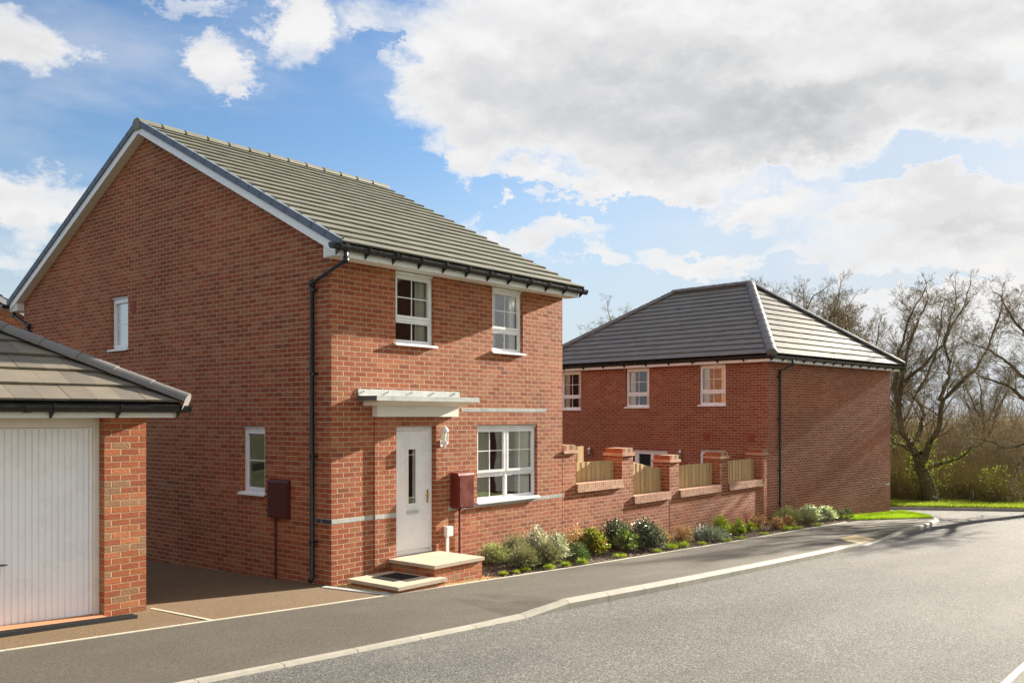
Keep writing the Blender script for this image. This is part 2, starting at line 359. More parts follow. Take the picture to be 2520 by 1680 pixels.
def leaf(name, cols, rough=.55, trans=.3, spec=.4):
    m = bpy.data.materials.new(name); m.use_nodes = True; t = NT(m.node_tree); b = t.n['Principled BSDF']
    n = len(cols); c = t.ramp(island(t), [((i+.5)/n, k) for i, k in enumerate(cols)])
    t.put(b.inputs['Base Color'], c); b.inputs['Roughness'].default_value = rough; b.inputs['Specular IOR Level'].default_value = spec
    tl = t.new('ShaderNodeBsdfTranslucent'); t.put(tl.inputs[0], t.mix(1, c, (1.1, 1.2, .6), 'MULTIPLY'))
    mx = t.new('ShaderNodeMixShader'); mx.inputs[0].default_value = trans; t.l.new(b.outputs[0], mx.inputs[1]); t.l.new(tl.outputs[0], mx.inputs[2])
    t.l.new(mx.outputs[0], t.n['Material Output'].inputs[0]); M[name] = m
leaf('leaf_lavender', [(.17, .18, .09), (.26, .27, .15), (.36, .36, .21), (.20, .17, .12)], .7, .2)
leaf('leaf_rosemary', [(.24, .29, .12), (.36, .40, .18), (.46, .47, .26), (.28, .28, .16)], .7, .25)
leaf('leaf_silver_glint', [(.80, .79, .72), (.16, .18, .08), (.58, .57, .48), (.28, .29, .15), (.78, .76, .68), (.22, .23, .11)], .45, .15, .35)  # silver leaves; the near-white shades put sun glints into the colour
leaf('leaf_dark_glint', [(.04, .05, .03), (.05, .08, .04), (.10, .13, .06), (.07, .09, .055), (.50, .50, .42)], .42, .12, .35)  # the last, pale shade paints sun glints among the dark leaves
leaf('leaf_box', [(.045, .10, .03), (.085, .16, .04), (.14, .22, .06)], .5, .2)
leaf('leaf_boxgrey', [(.10, .14, .05), (.17, .21, .08), (.22, .26, .11)], .6, .2)
leaf('leaf_photinia', [(.10, .16, .02), (.22, .28, .03), (.30, .10, .03), (.36, .38, .08), (.10, .09, .03)], .4, .3, .35)
leaf('leaf_laurel', [(.07, .12, .03), (.16, .22, .06), (.30, .34, .14)], .4, .2, .35)
leaf('leaf_orange', [(.42, .17, .08), (.55, .30, .17), (.30, .14, .06), (.24, .24, .07), (.6, .42, .3)], .5, .3)
leaf('leaf_yellow', [(.16, .26, .02), (.36, .42, .03), (.10, .18, .02), (.48, .50, .05)], .5, .3)
leaf('leaf_juniper', [(.14, .22, .15), (.40, .45, .36), (.08, .13, .07), (.55, .56, .46)], .45, .15)
leaf('leaf_white', [(.65, .66, .58), (.20, .28, .09), (.80, .80, .72), (.12, .18, .05)], .4, .25)
leaf('leaf_ivy', [(.08, .11, .02), (.16, .19, .035), (.26, .27, .06), (.06, .09, .02)], .7, .35, .15)
leaf('leaf_under', [(.13, .14, .04), (.24, .23, .06), (.36, .36, .08), (.16, .11, .06)], .7, .3)
leaf('grass_blade', [(.14, .25, .012), (.27, .38, .02), (.37, .46, .04), (.20, .30, .015)], .55, .45)
leaf('grass_far', [(.18, .25, .02), (.30, .36, .05), (.26, .28, .06)], .6, .4)
leaf('red_stem', [(.45, .07, .04), (.55, .14, .07)], .5, .2)
leaf('chip', [(.12, .08, .05), (.22, .155, .105), (.05, .033, .024), (.36, .29, .22)], .85, 0, .2)
leaf('stone', [(.46, .27, .08), (.58, .40, .18), (.36, .20, .06), (.62, .50, .30)], .7, 0, .3)
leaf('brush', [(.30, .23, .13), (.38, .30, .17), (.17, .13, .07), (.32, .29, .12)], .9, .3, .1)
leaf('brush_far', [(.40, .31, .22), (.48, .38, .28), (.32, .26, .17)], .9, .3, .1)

# ------------------------------------------------------------------ ground shape
GS = .0343
def G(x, y=0): return -GS*max(-60, min(34, x))
def interp(tab, x):
    if x <= tab[0][0]: (a, b), (c, d) = tab[0], tab[1]; return b+(d-b)/(c-a)*(x-a)
    for (a, b), (c, d) in zip(tab, tab[1:]):
        if x <= c: return b+(d-b)*(x-a)/(c-a)
    return tab[-1][1]
EDGE = [(-20, -.35), (-4.8, -.86), (-2.57, -.99), (-.74, -1.11), (1.3, -1.17), (4.4, -1.28), (7.1, -1.30), (10.3, -1.33), (15.7, -1.24), (18.9, -1.25)]
KERB = [(-24, -1.9), (-8, -2.62), (-4.05, -2.83), (-2.28, -2.93), (.96, -3.04), (1.9, -3.08), (4.24, -3.22), (7.36, -3.33), (11.15, -3.42), (12.87, -3.34), (14.2, -3.25), (15.2, -3.2), (16.7, -3.13), (18.84, -3.05), (21.3, -2.87)]
KDIP = [(-24, -.1), (.55, -.1), (1.5, 0), (12.3, 0), (13.25, -.1), (15.4, -.1), (16.5, 0), (30, 0)]
def kd(x): return KDIP[-1][1] if x >= 30 else interp(KDIP, max(-24, x))
BEND = [(21.3, -2.87), (22.0, -2.72), (22.66, -2.42), (23.15, -2.07), (23.62, -1.64), (24.05, -1.15), (24.5, -.5), (25.0, .6), (25.5, 3), (25.9, 8), (26, 16)]

# wide ground sheet to the horizon
mb = MB(); xs = [-2500, -300, -90, -60, -30, -15, 0, 15, 28, 34, 60, 120, 400, 2500]; ys = [-2500, -300, -80, -40, -20, -9, 0, 10, 30, 80, 300, 2500]
zz = lambda x, y: G(x)-.55 - (0 if x < 34 else min(1.2, (x-34)*.04))
idx = [[mb.V((x, y, zz(x, y))) for x in xs] for y in ys]
for j in range(len(ys)-1):
    for i in range(len(xs)-1): mb.idxface((idx[j][i], idx[j][i+1], idx[j+1][i+1], idx[j+1][i]))
struct(mb, 'ground', 'earth')
# road
mb = MB()
def strip(mb, x0, x1, y0, y1, off, n=1, m=0):
    for k in range(n):
        a = x0+(x1-x0)*k/n; b = x0+(x1-x0)*(k+1)/n
        mb.face([(a, y0, G(a)+off), (b, y0, G(b)+off), (b, y1, G(b)+off), (a, y1, G(a)+off)], m=m)
strip(mb, -40, 24, -8.62, -1.5, -.125, 8); strip(mb, 24, 34, -40, 20, -.125, 4); strip(mb, 34, 60, -40, -9, -.125, 1); strip(mb, 18, 24, -40, -8.62, -.125, 1)
struct(mb, 'road', 'asphalt_road')
# pavement, dipping to the dropped kerbs
mb = MB()
def pavement_rows(x, ye, yk):
    k = kd(x); ys_ = [ye, ye+(yk-ye)*.35, ye+(yk-ye)*.7, yk+.055]
    return [(x, ys_[0], G(x)), (x, ys_[1], G(x)), (x, ys_[2], G(x)+k*.55), (x, ys_[3], G(x)+k)]
X = [-24+.5*i for i in range(int((18.9+24)/.5)+1)]+[18.9]
rows = [pavement_rows(x, interp(EDGE, x)-.025, interp(KERB, x)) for x in X]
for a, b in zip(rows, rows[1:]):
    for k in range(3): mb.face([a[k], a[k+1], b[k+1], b[k]])
ped = [(18.9, -1.28), (20, -1.77), (21.0, -2.22), (21.8, -2.58)]; pk = [(18.9, -3.0), (20, -2.93), (21.0, -2.84), (21.9, -2.68)]
for a, b, c_, d_ in zip(ped, ped[1:], pk, pk[1:]): mb.face([(*a, G(a[0])), (*c_, G(c_[0])), (*d_, G(d_[0])), (*b, G(b[0]))])
struct(mb, 'pavement', 'asphalt_path')
# kerb stones: each a short bevelled block, dipping where the kerb is dropped
def kerb_run(name, line, width, material, dipf, road_off=-.125, flip=1, block=.915, upst=0):
    mb = MB(); pts = [Vector((a, b)) for a, b in line]; seg = []; 
    L = [0]
    for a, b in zip(pts, pts[1:]): L.append(L[-1]+(b-a).length)
    def at(s):
        for i in range(len(pts)-1):
            if s <= L[i+1]+1e-6: return pts[i].lerp(pts[i+1], (s-L[i])/(L[i+1]-L[i]))
        return pts[-1]
    n = int(L[-1]/block)
    for k in range(n):
        a = at(k*block+.004); b = at((k+1)*block-.004); dr = (b-a).normalized(); nr = Vector((dr.y, -dr.x))*flip*width
        A = []
        for q in (a, b):
            zt = G(q.x)+dipf(q.x)+.004+upst; zb = G(q.x)+road_off-.1; q2 = q+nr; c1 = q+nr*.70
            A.append([(q.x, q.y, zb), (q.x, q.y, zt), (c1.x, c1.y, zt), (q2.x, q2.y, zt-.045), (q2.x, q2.y, zb)])
        for i in range(4): mb.face([A[0][i], A[0][i+1], A[1][i+1], A[1][i]])
        mb.face(A[0][::-1]); mb.face(A[1])
    return struct(mb, name, material)
fine = [(x, interp(KERB, x)+.07) for x in [-24+.5*i for i in range(91)]]
kerb_run('kerb', fine+[(a, b+.04) for a, b in BEND[0:]][1:], .125, 'kerb', kd)
kerb_run('kerb', [(-30, -8.53), (17, -8.53), (19.5, -9.6), (21, -12), (21.4, -30)], .125, 'kerb', lambda x: 0 if x > 30 else -.02, flip=1)
FAR = [(27.6, 14), (27.2, 6), (26.7, 2), (26.9, .15), (28.1, -1.09), (29.26, -2.24), (30.6, -3.66), (32.6, -6.2), (34.5, -9.5), (36, -14), (37, -30)]
kerb_run('kerb', FAR, .14, 'kerb_old', lambda x: -.03)
# opposite pavement
mb = MB(); strip(mb, -40, 18, -10.6, -8.6, -.016, 6); struct(mb, 'pavement', 'asphalt_path')
mb = MB(); strip(mb, -40, 20, -40, -10.6, -.02, 6); struct(mb, 'lawn', 'turf')
# drive, garden ground
def GD(x, y): return G(x)+(.012*max(0, -x) if x < 0 else 0)-.030*max(0, y)
mb = MB(); xx = [-24, -16, -10, -6, -4, -2.7, -1.4, 0.0]; 
for a, b in zip(xx, xx[1:]):
    yy = [None, 0, 3, 8, 14]
    for j in range(4):
        ya0 = interp(EDGE, a)+.025 if j == 0 else yy[j]; yb0 = interp(EDGE, b)+.025 if j == 0 else yy[j]
        za = (lambda x, y: GD(x, y) if y >= 0 else G(x)+(GD(x, 0)-G(x))*(1-y/interp(EDGE, x)))
        mb.face([(a, ya0, za(a, ya0)), (b, yb0, za(b, yb0)), (b, yy[j+1], za(b, yy[j+1])), (a, yy[j+1], za(a, yy[j+1]))])
struct(mb, 'driveway', 'drive_surface')
mb = MB(); strip(mb, 5.7, 15.5, .2, 12, .0, 2); strip(mb, -24, 5.7, 14, 40, -.42, 2); strip(mb, 5.7, 15.5, 12, 40, -.1, 1); struct(mb, 'garden_ground', 'earth')
# edging strip along drive, bed and gravel
mb = MB()
for k in range(47):
    a = -24+.915*k+.004; b = a+.907
    if b > 18.9: break
    ya, yb = interp(EDGE, a), interp(EDGE, b)
    mb.obox((a, ya-.03, G(a)-.1), (b-a, yb-ya, G(b)-G(a)), (0, .055, 0), (0, 0, .108))
mb.obox((-2.80, .02, .03), (.2, -1.0, -.036), (.045, 0, 0), (0, 0, .1045))
struct(mb, 'edging', 'edging')
# beds
def bed(name, x0, x1, m, off, dy=0):
    mb = MB(); n = max(1, int((x1-x0)/.6)); ra = random.Random(4)
    for k in range(n):
        a = x0+(x1-x0)*k/n; b = x0+(x1-x0)*(k+1)/n; ea = interp(EDGE, a)+.025; eb = interp(EDGE, b)+.025
        ta = 0 if a < 15.4 else -(a-15.35)*.119; tb = 0 if b < 15.4 else -(b-15.35)*.119
        ma, mb_ = (ea+ta)/2, (eb+tb)/2
        mb.face([(a, ea, G(a)-.005), (b, eb, G(b)-.005), (b, mb_, G(b)+off), (a, ma, G(a)+off)]); mb.face([(a, ma, G(a)+off), (b, mb_, G(b)+off), (b, tb+.05, G(b)+off), (a, ta+.05, G(a)+off)])
    return struct(mb, name, m)
bed('gravel_strip', 0.03, 2.4, 'gravel_base', .0); bed('planting_bed', 2.4, 18.9, 'soil', .035)
# lawn corner and far verge
mb = MB(); LC = [(18.9, -.2), (18.9, -1.25), (20, -1.75), (21.0, -2.2), (21.9, -2.6), (22.62, -2.36), (23.1, -2.02), (23.57, -1.6), (24.0, -1.1), (24.4, -.5), (24.2, -.5)]
c0 = (21.5, -1.3)
for a, b in zip(LC, LC[1:]+LC[:1]): mb.face([(*c0, G(c0[0])+.05), (*a, G(a[0])+.01), (*b, G(b[0])+.01)])
struct(mb, 'grass_verge', 'turf')
mb = MB()
for a, b in zip(FAR, FAR[1:]):
    oa = (a[0]+9, a[1]+9) if a[1] < 5 else (a[0]+14, a[1]); ob = (b[0]+9, b[1]+9) if b[1] < 5 else (b[0]+14, b[1])
    mb.face([(*a, G(a[0])-.02), (*b, G(b[0])-.02), (*ob, G(ob[0])), (*oa, G(oa[0]))])
struct(mb, 'grass_verge', 'turf')
# tactile crossing
o = [Vector((13.55, -2.62)), Vector((14.85, -2.55)), Vector((14.55, -3.17)), Vector((13.0, -3.25))]
mb = MB(); 
def quadpt(u, v): a = o[0].lerp(o[1], u); b = o[3].lerp(o[2], u); return a.lerp(b, v)
zt = lambda q: G(q.x)+kd(q.x)*(.55+.45*max(0, min(1, (-2.65-q.y)/.55)))+.012
for i in range(4):
    for j in range(2):
        q = [quadpt(i/4+.004, j/2+.006), quadpt((i+1)/4-.004, j/2+.006), quadpt((i+1)/4-.004, (j+1)/2-.006), quadpt(i/4+.004, (j+1)/2-.006)]
        mb.face([(p_.x, p_.y, zt(p_)) for p_ in q][::-1])
for i in range(26):
    for j in range(12):
        p_ = quadpt((i+.5)/26, (j+.5)/12); z = zt(p_); r_ = .016
        mb.lathe([(r_, -.002), (r_*.8, .006)], (p_.x, p_.y, z), 6)
struct(mb, 'tactile_paving', 'tactile')

# ------------------------------------------------------------------ building blocks
def wall(mb, o, ux, nrm, length, z0, z1, openings=(), depth=.1, m=0, u0=0.):
    """brick wall in plane (o, ux, z) with real openings and brick reveals"""
    o, ux, nrm = Vector(o), Vector(ux), Vector(nrm)
    xs = sorted({0, length, *[a for q in openings for a in q[:2]]}); zs = sorted({z0, z1, *[a for q in openings for a in q[2:4]]})
    P_ = lambda u, z, d=0: Vector((o.x, o.y, 0))+ux*u+Vector((0, 0, z))-nrm*d
    for a, b in zip(xs, xs[1:]):
        for c_, d_ in zip(zs, zs[1:]):
            if any(q[0] <= a+1e-6 and b <= q[1]+1e-6 and q[2] <= c_+1e-6 and d_ <= q[3]+1e-6 for q in openings): continue
            mb.face([P_(a, c_), P_(b, c_), P_(b, d_), P_(a, d_)], [(a+u0, c_), (b+u0, c_), (b+u0, d_), (a+u0, d_)], m)
    for q in openings:
        a, b, c_, d_ = q[:4]; D = depth
        mb.face([P_(a, c_), P_(a, d_), P_(a, d_, D), P_(a, c_, D)], [(0, c_), (0, d_), (D, d_), (D, c_)], m)
        mb.face([P_(b, c_, D), P_(b, d_, D), P_(b, d_), P_(b, c_)], [(D, c_), (D, d_), (0, d_), (0, c_)], m)
        mb.face([P_(a, d_), P_(b, d_), P_(b, d_, D), P_(a, d_, D)], [(a, .1), (b, .1), (b, .1+D), (a, .1+D)], m)
        mb.face([P_(a, c_, D), P_(b, c_, D), P_(b, c_), P_(a, c_)], [(a, .1+D), (b, .1+D), (b, .1), (a, .1)], m)

def clip(poly, a, b, c_):                                # keep a*u+b*v<=c
    out = []
    for i in range(len(poly)):
        p, q = poly[i], poly[(i+1) % len(poly)]; dp = a*p[0]+b*p[1]-c_; dq = a*q[0]+b*q[1]-c_
        if dp <= 0: out.append(p)
        if dp*dq < 0: s = dp/(dp-dq); out.append((p[0]+(q[0]-p[0])*s, p[1]+(q[1]-p[1])*s))
    return out
def tiles(mb, O, U, V, poly, tw=.335, gauge=.32, th=.026, rnd=None):
    """individual flat interlocking tiles laid in half-bond courses on a slope, cut to the outline poly (u, v)"""
    O, U, V = Vector(O), Vector(U), Vector(V); N = U.cross(V).normalized(); rr = rnd or random.Random(3)
    if N.z < 0: N = -N
    ce = []                                              # outline as half planes (counter-clockwise)
    for i in range(len(poly)):
        p, q = poly[i], poly[(i+1) % len(poly)]; ex_, ey_ = q[0]-p[0], q[1]-p[1]; ce.append((ey_, -ex_, ey_*p[0]-ex_*p[1]))
    u0, u1 = min(p[0] for p in poly), max(p[0] for p in poly); v0, v1 = min(p[1] for p in poly), max(p[1] for p in poly)
    nr = int(math.ceil((v1-v0)/gauge)); nc = int((u1-u0)/tw)+3
    for r_ in range(nr):
        va = v0+r_*gauge; vb = min(v1, va+gauge+.004)
        for c_ in range(-1, nc):
            ua = u0+c_*tw+(tw/2 if r_ % 2 else 0)+.0015; ub = ua+tw-.003
            q = [(ua, va), (ub, va), (ub, vb), (ua, vb)]
            for h in ce:
                q = clip(q, *h)
                if len(q) < 3: break
            if len(q) < 3: continue
            j = rr.uniform(-.0018, .0018)
            hb = lambda v: (th+.006)*(1-(v-va)/gauge)+j
            top = [O+U*u+V*v+N*(hb(v)+th) for u, v in q]; bot = [O+U*u+V*v+N*hb(v) for u, v in q]
            T = [mb.V(x) for x in top]; B = [mb.V(x) for x in bot]; n = len(q)
            mb.idxface(T); mb.idxface(B[::-1])
            for k in range(n): mb.idxface((B[k], B[(k+1) % n], T[(k+1) % n], T[k]))
    mb.face([O+U*u+V*v-N*.006 for u, v in poly], m=1)
def caps(parent, p, q, r=.115, seg=.45, m='cap', name='ridge_tile', squash=.8, endcap=True):
    """a row of half-round capping tiles from p to q, each its own lapped piece in one course"""
    p, q = Vector(p), Vector(q); L = (q-p).length; dr = (q-p)/L; side = dr.cross(Vector((0, 0, 1))).normalized(); up = side.cross(dr).normalized()
    n = max(1, round(L/seg)); mb = MB()
    for k in range(n):
        a = p+dr*(L*k/n); b = p+dr*(L*(k+1)/n+.03)
        ring = []
        for q_, rad in ((a, r+.012), (b, r)):
            o_ = [q_+side*math.cos(t_)*rad+up*math.sin(t_)*rad*squash for t_ in [math.pi*i/10 for i in range(11)]]
            i_ = [q_+side*math.cos(t_)*(rad-.016)+up*math.sin(t_)*(rad-.016)*squash for t_ in [math.pi*i/10 for i in range(11)]]
            ring.append([mb.V(x) for x in o_]+[mb.V(x) for x in i_[::-1]])
        m_ = len(ring[0])
        for i in range(m_): mb.idxface((ring[0][i], ring[0][(i+1) % m_], ring[1][(i+1) % m_], ring[1][i]))
        mb.idxface(ring[0][::-1]); mb.idxface(ring[1])
        if k == 0 and endcap:
            mb.face([a+side*math.cos(t_)*r+up*math.sin(t_)*r*squash for t_ in [math.pi*i/10 for i in range(11)]]+[a-side*r*.9-up*.1, a+side*r*.9-up*.1])
        for s_ in (.16, .30):                            # fixing screws
            c_ = a+dr*s_+up*r*squash; mb.tube([c_-up*.005, c_+up*.022], .008, 5)
    ob = mb.build(name, m, parent)
    for pl in ob.data.polygons: pl.use_smooth = False
    return ob
HR = [(.058*math.cos(math.pi+math.pi*i/8), .080*math.sin(math.pi+math.pi*i/8)) for i in range(9)]
def gutter(parent, p, q, out, sp=.62, skip=0, ends=(1, 1)):
    """half-round gutter hung from p to q on a fascia, 'out' points away from the house; brackets are its pieces"""
    p, q, out = Vector(p), Vector(q), Vector(out); mb = MB()
    inner = [(a*.93, b*.93) for a, b in HR]; prof = HR+[(.0600, .004), (.0520, .006)]+inner[::-1]+[(-.052, .006), (-.060, .004)]
    c_ = out*.062; mb.sweep(prof, p+c_, q+c_, out, caps=True)
    dr = (q-p).normalized(); L = (q-p).length
    for e, pt, s_ in ((ends[0], p, -1), (ends[1], q, 1)):
        if e: mb.sweep([(a*1.06, b*1.06) for a, b in HR]+[(.062, .008), (-.062, .008)], pt+c_, pt+c_+dr*s_*.02, out)
    for s_ in (L*.21, L*.73):
        mb.sweep([(a*1.09, b*1.09) for a, b in HR]+[(.063, .0), (-.063, .0)], p+c_+dr*(s_-.04), p+c_+dr*(s_+.04), out)
    g_ = mb.build('gutter', 'black_plastic', parent, smooth=False)
    n = max(2, int(L/sp)); first = None
    for k in range(n+1):
        s_ = .12+(L-.24)*k/n; b0 = p+dr*s_
        if first is None:
            mb = MB(); mb.sweep([(a*1.14, b*1.14) for a, b in HR]+[(.066, .010), (-.066, .010)], b0+c_-dr*.011, b0+c_+dr*.011, out)
            mb.sweep([(-.062, -.02), (.020, -.082), (-.062, -.145)], b0+c_-dr*.012, b0+c_+dr*.012, out)
            first = mb.build('gutter_bracket', 'black_plastic', g_); f0 = b0
        else: copy_child(first, g_, b0-f0)
    return g_
def downpipe(parent, pts, clips, outdir, side, r=.034):
    mb = MB(); mb.tube(pts, r, 12)
    for p_ in (pts[0], pts[1], pts[2]): mb.tube([Vector(p_)+Vector((0, 0, .05)), Vector(p_)-Vector((0, 0, .05))], r*1.22, 12)
    o = mb.build('downpipe', 'black_plastic', parent, smooth=True); x = Vector(pts[-2])
    for z in clips:
        mb = MB(); mb.tube([(x.x, x.y, z-.022), (x.x, x.y, z+.022)], r*1.25, 12); c_ = Vector((x.x, x.y, z))-Vector(outdir)*.03
        mb.obox(c_+Vector((0, 0, -.014))-Vector(outdir)*.012, Vector(side)*.085, Vector(outdir)*.028, (0, 0, .028)); mb.build('pipe_clip', 'black_plastic', o)
    return o

def window(parent, o, ux, nrm, w_, h_, panes, rec=.065, sill=True, head=True, inside='curtain', gl='glass', name='window', side_ext=.035, casement=()):
    """white framed window; o = bottom-left corner of the brick opening on the wall face. panes: (x0,x1,z0,z1,cols,rows)"""
    o, ux, nrm = Vector(o), Vector(ux), Vector(nrm); up = Vector((0, 0, 1)); mb = MB()
    def bar(x0, x1, z0, z1, d0, d1): mb.obox(o+ux*x0+up*z0-nrm*d1, ux*(x1-x0), nrm*(d1-d0), up*(z1-z0))
    g0 = .004                                            # frame stands just inside the brick opening
    xs = sorted({g0, w_-g0, *[p[0] for p in panes], *[p[1] for p in panes]})
    b_ = .032
    hd = .04 if head else 0
    bar(g0, w_-g0, h_-hd-b_-g0, h_-g0, rec, rec+.06)
    bar(g0, w_-g0, g0, b_+g0, rec, rec+.06); bar(g0, b_, b_+g0, h_-hd-b_-g0, rec, rec+.06); bar(w_-b_, w_-g0, b_+g0, h_-hd-b_-g0, rec, rec+.06)
    zin0, zin1 = b_+g0, h_-hd-b_-g0
    zs = sorted({p[2] for p in panes}-{min(p[2] for p in panes)})
    for z in zs: bar(b_, w_-b_, z-.022, z+.022, rec+.004, rec+.055)
    for x in sorted({p[0] for p in panes}-{min(p[0] for p in panes)}):
        for a_, c_ in ([(zin0, zin1)] if not zs else [(zin0, zs[0]-.022), (zs[0]+.022, zin1)]): bar(x-.022, x+.022, a_, c_, rec+.004, rec+.055)
    fr = mb.build(name, 'upvc', parent, bevel=.004)
    for k, (x0, x1, z0, z1, nc, nr) in enumerate(panes):
        a = x0+(.022 if x0 > b_+.01 else 0); b = x1-(.022 if x1 < w_-b_-.01 else 0); c_ = z0+(.022 if z0 > b_+.02 else 0); d_ = z1-(.022 if z1 < zin1-.02 else 0)
        a = max(a, b_); b = min(b, w_-b_); c_ = max(c_, zin0); d_ = min(d_, zin1)
        s_ = .046 if k not in casement else .030
        mb = MB()
        def bar2(x0, x1, z0, z1, d0, d1): mb.obox(o+ux*x0+up*z0-nrm*d1, ux*(x1-x0), nrm*(d1-d0), up*(z1-z0))
        pr = rec-.012 if k not in casement else rec+.012
        bar2(a+.002, b-.002, c_+.002, c_+s_, pr, rec+.045); bar2(a+.002, b-.002, d_-s_, d_-.002, pr, rec+.045)
        bar2(a+.002, a+s_, c_+s_, d_-s_, pr, rec+.045); bar2(b-s_, b-.002, c_+s_, d_-s_, pr, rec+.045)
        A, B, Cc, D = a+s_, b-s_, c_+s_, d_-s_
        for i in range(1, nc): x = A+(B-A)*i/nc; bar2(x-.008, x+.008, Cc, D, rec+.024, rec+.038)
        for i in range(1, nr):
            z = Cc+(D-Cc)*i/nr; e_ = [A+(B-A)*j/nc for j in range(nc+1)]
            for j in range(nc): bar2(e_[j]+(.008 if j else 0), e_[j+1]-(.008 if j < nc-1 else 0), z-.008, z+.008, rec+.025, rec+.037)
        mb.build('sash', 'upvc', fr, bevel=.0035)
        mb = MB(); q = lambda x, z: o+ux*x+up*z-nrm*(rec+.031); mb.face([q(A, Cc), q(B, Cc), q(B, D), q(A, D)])
        mb.build('pane', gl, fr)
    if sill:
        mb = MB(); mb.sweep([(-.03-rec, .0), (.045, -.012), (.052, -.020), (.052, -.045), (.040, -.045), (.038, -.030), (-.03-rec, -.026)],
                            o+up*.004-ux*side_ext, o+up*.004+ux*(w_+side_ext), nrm)
        # cut the part buried in brick: the back edge sits in the opening only
        mb = MB(); mb.sweep([(.0, -.002), (.045, -.014), (.052, -.020), (.052, -.045), (.040, -.045), (.036, -.032), (.0, -.030)], o+up*.006-ux*side_ext, o+up*.006+ux*(w_+side_ext), nrm)
        mb.sweep([(-rec-.02, .010), (-.0005, .002), (-.0005, -.0), (-rec-.02, -.0)], o+up*.003+ux*.004, o+up*.003+ux*(w_-.004), nrm)
        mb.build('sill', 'upvc', fr)
    if head:
        mb = MB(); mb.sweep([(-rec, -.034), (-rec+.03, -.030), (-rec+.045, -.018), (-rec+.045, -.008), (-rec, -.003)], o+up*(h_-.006)+ux*.006, o+up*(h_-.006)+ux*(w_-.006), nrm)
        mb.build('head_moulding', 'upvc', fr)
    if inside:
        segs = [(0.02, w_-.02)] if inside == 'full' else [(w_*.66, w_-.02)] if inside == 'right' else [(.02, w_*.30), (w_*.74, w_-.02)] if inside == 'curtain' else []
        rr = random.Random(int(w_*100))
        for a, b in segs:
            mb = MB(); n = max(6, int((b-a)/.022)); prev = None; ph = rr.random()*6
            for i in range(n+1):
                x = a+(b-a)*i/n; dpt = rec+.105+.018*math.sin(x*62+ph)+.010*math.sin(x*23+ph)
                cur = (mb.V(o+ux*x+up*.03-nrm*dpt), mb.V(o+ux*x+up*(h_-.05)-nrm*dpt))
                if prev: mb.idxface((prev[0], cur[0], cur[1], prev[1]))
                prev = cur
            mb.build('curtain', 'curtain', fr, smooth=True)
        if inside == 'blind':
            mb = MB(); k = 0; z = .08
            while z < h_-.05: mb.obox(o+ux*.04+up*z-nrm*(rec+.13), ux*(w_-.08), nrm*.02, up*.0035); z += .03
            mb.build('blind', 'blind', fr)
    return fr
Z = Vector((0, 0, 1)); UX = Vector((1, 0, 0)); UY = Vector((0, 1, 0))
class Frame:                                             # a local frame (origin, x axis angle) that writes world points
    def __init__(s, o, ang): s.M = Matrix.Translation(Vector(o)) @ Matrix.Rotation(ang, 4, 'Z')
    def p(s, x, y, z): return s.M @ Vector((x, y, z))
    def d(s, x, y, z=0): return s.M.to_3x3() @ Vector((x, y, z))

# ================================================================== HOUSE 1 (near)
W, L = 5.70, 10.43; ZE = 4.775; RY = L/2; TP = .507; EY = -.30
H1 = thing('brick_house', 'red brick gabled house with white front door under a small flat canopy, nearest the driveway', 'house', (0, 0, 0))
openF = [(1.265, 2.16, .255, 2.317), (3.20, 4.90, .985, 2.317), (1.275, 2.145, 3.622, 4.775), (3.605, 4.475, 3.622, 4.775)]
openG = [(L-2.25, L-1.62, 1.255, 2.317), (L-6.57, L-5.90, 3.742, 4.742)]
mb = MB()
wall(mb, (0, 0, 0), UX, -UY, W, -.6, ZE, openF, .11)
wall(mb, (0, L, 0), -UY, -UX, L, -.7, ZE, openG, .11, u0=.1125+.07)
wall(mb, (W, 0, 0), UY, UX, L, -.8, ZE, [], .1); wall(mb, (W, L, 0), -UX, UY, W, -.8, ZE, [], .1)
zap = 4.955+RY*TP
for x, s_ in ((0, 1), (W, -1)):
    q = [(x, L, ZE), (x, 0, ZE), (x, 0, 4.955), (x, RY, zap), (x, L, 4.955)]; uo = L+.1125+.07
    if s_ < 0: q = q[::-1]
    mb.face(q, [(uo-p_[1], p_[2]) for p_ in q])
mb.face([(0.01, .3, 2.5), (W-.01, .3, 2.5), (W-.01, L-.1, 2.5), (.01, L-.1, 2.5)], m=1)           # floors inside
mb.face([(.02, .12, -.02), (W-.02, .12, -.02), (W-.02, L-.1, -.02), (.02, L-.1, -.02)], m=1)
mb.face([(.12, .12, 4.9), (W-.1, .12, 4.9), (W-.1, L-.1, 4.9), (.12, L-.1, 4.9)], m=1)
for x0, x1, y0, y1 in ((2.5, 2.5, .12, L-.1), (.12, W-.1, 4.2, 4.2)): mb.face([(x0, y0, -.02), (x1, y1, -.02), (x1, y1, 4.9), (x0, y0, 4.9)], m=1)
mb.build('wall', ['brick', 'interior'], H1)
# slightly raised door surround: brick faces 26 mm proud on both sides of and above the door
mb = MB(); pj = .026
for a, b, z0, z1 in ((.82, 1.265, .142, 2.46), (2.16, 2.62, .142, 2.46), (1.265, 2.16, 2.317, 2.46)):
    if a == 2.16: b = 2.44
    mb.box((a, -pj, z0), (b, .0-.002, z1))
mb.build('door_surround', 'brick', H1)
mb = MB()
for a, b, p_ in ((.003, .818, .003), (.823, 1.262, pj+.003), (2.445, W-.002, .003)): mb.box((a, -p_, .8945), (b, -.0005, .9645))
mb.box((2.80, -.003, 2.5445), (5.19, -.0005, 2.6145)); mb.build('band_course', 'brick_grey', H1)
mb = MB(); mb.box((-.003, .003, .8945), (-.0005, .34, .9645)); mb.build('band_course', 'brick_blue', H1)
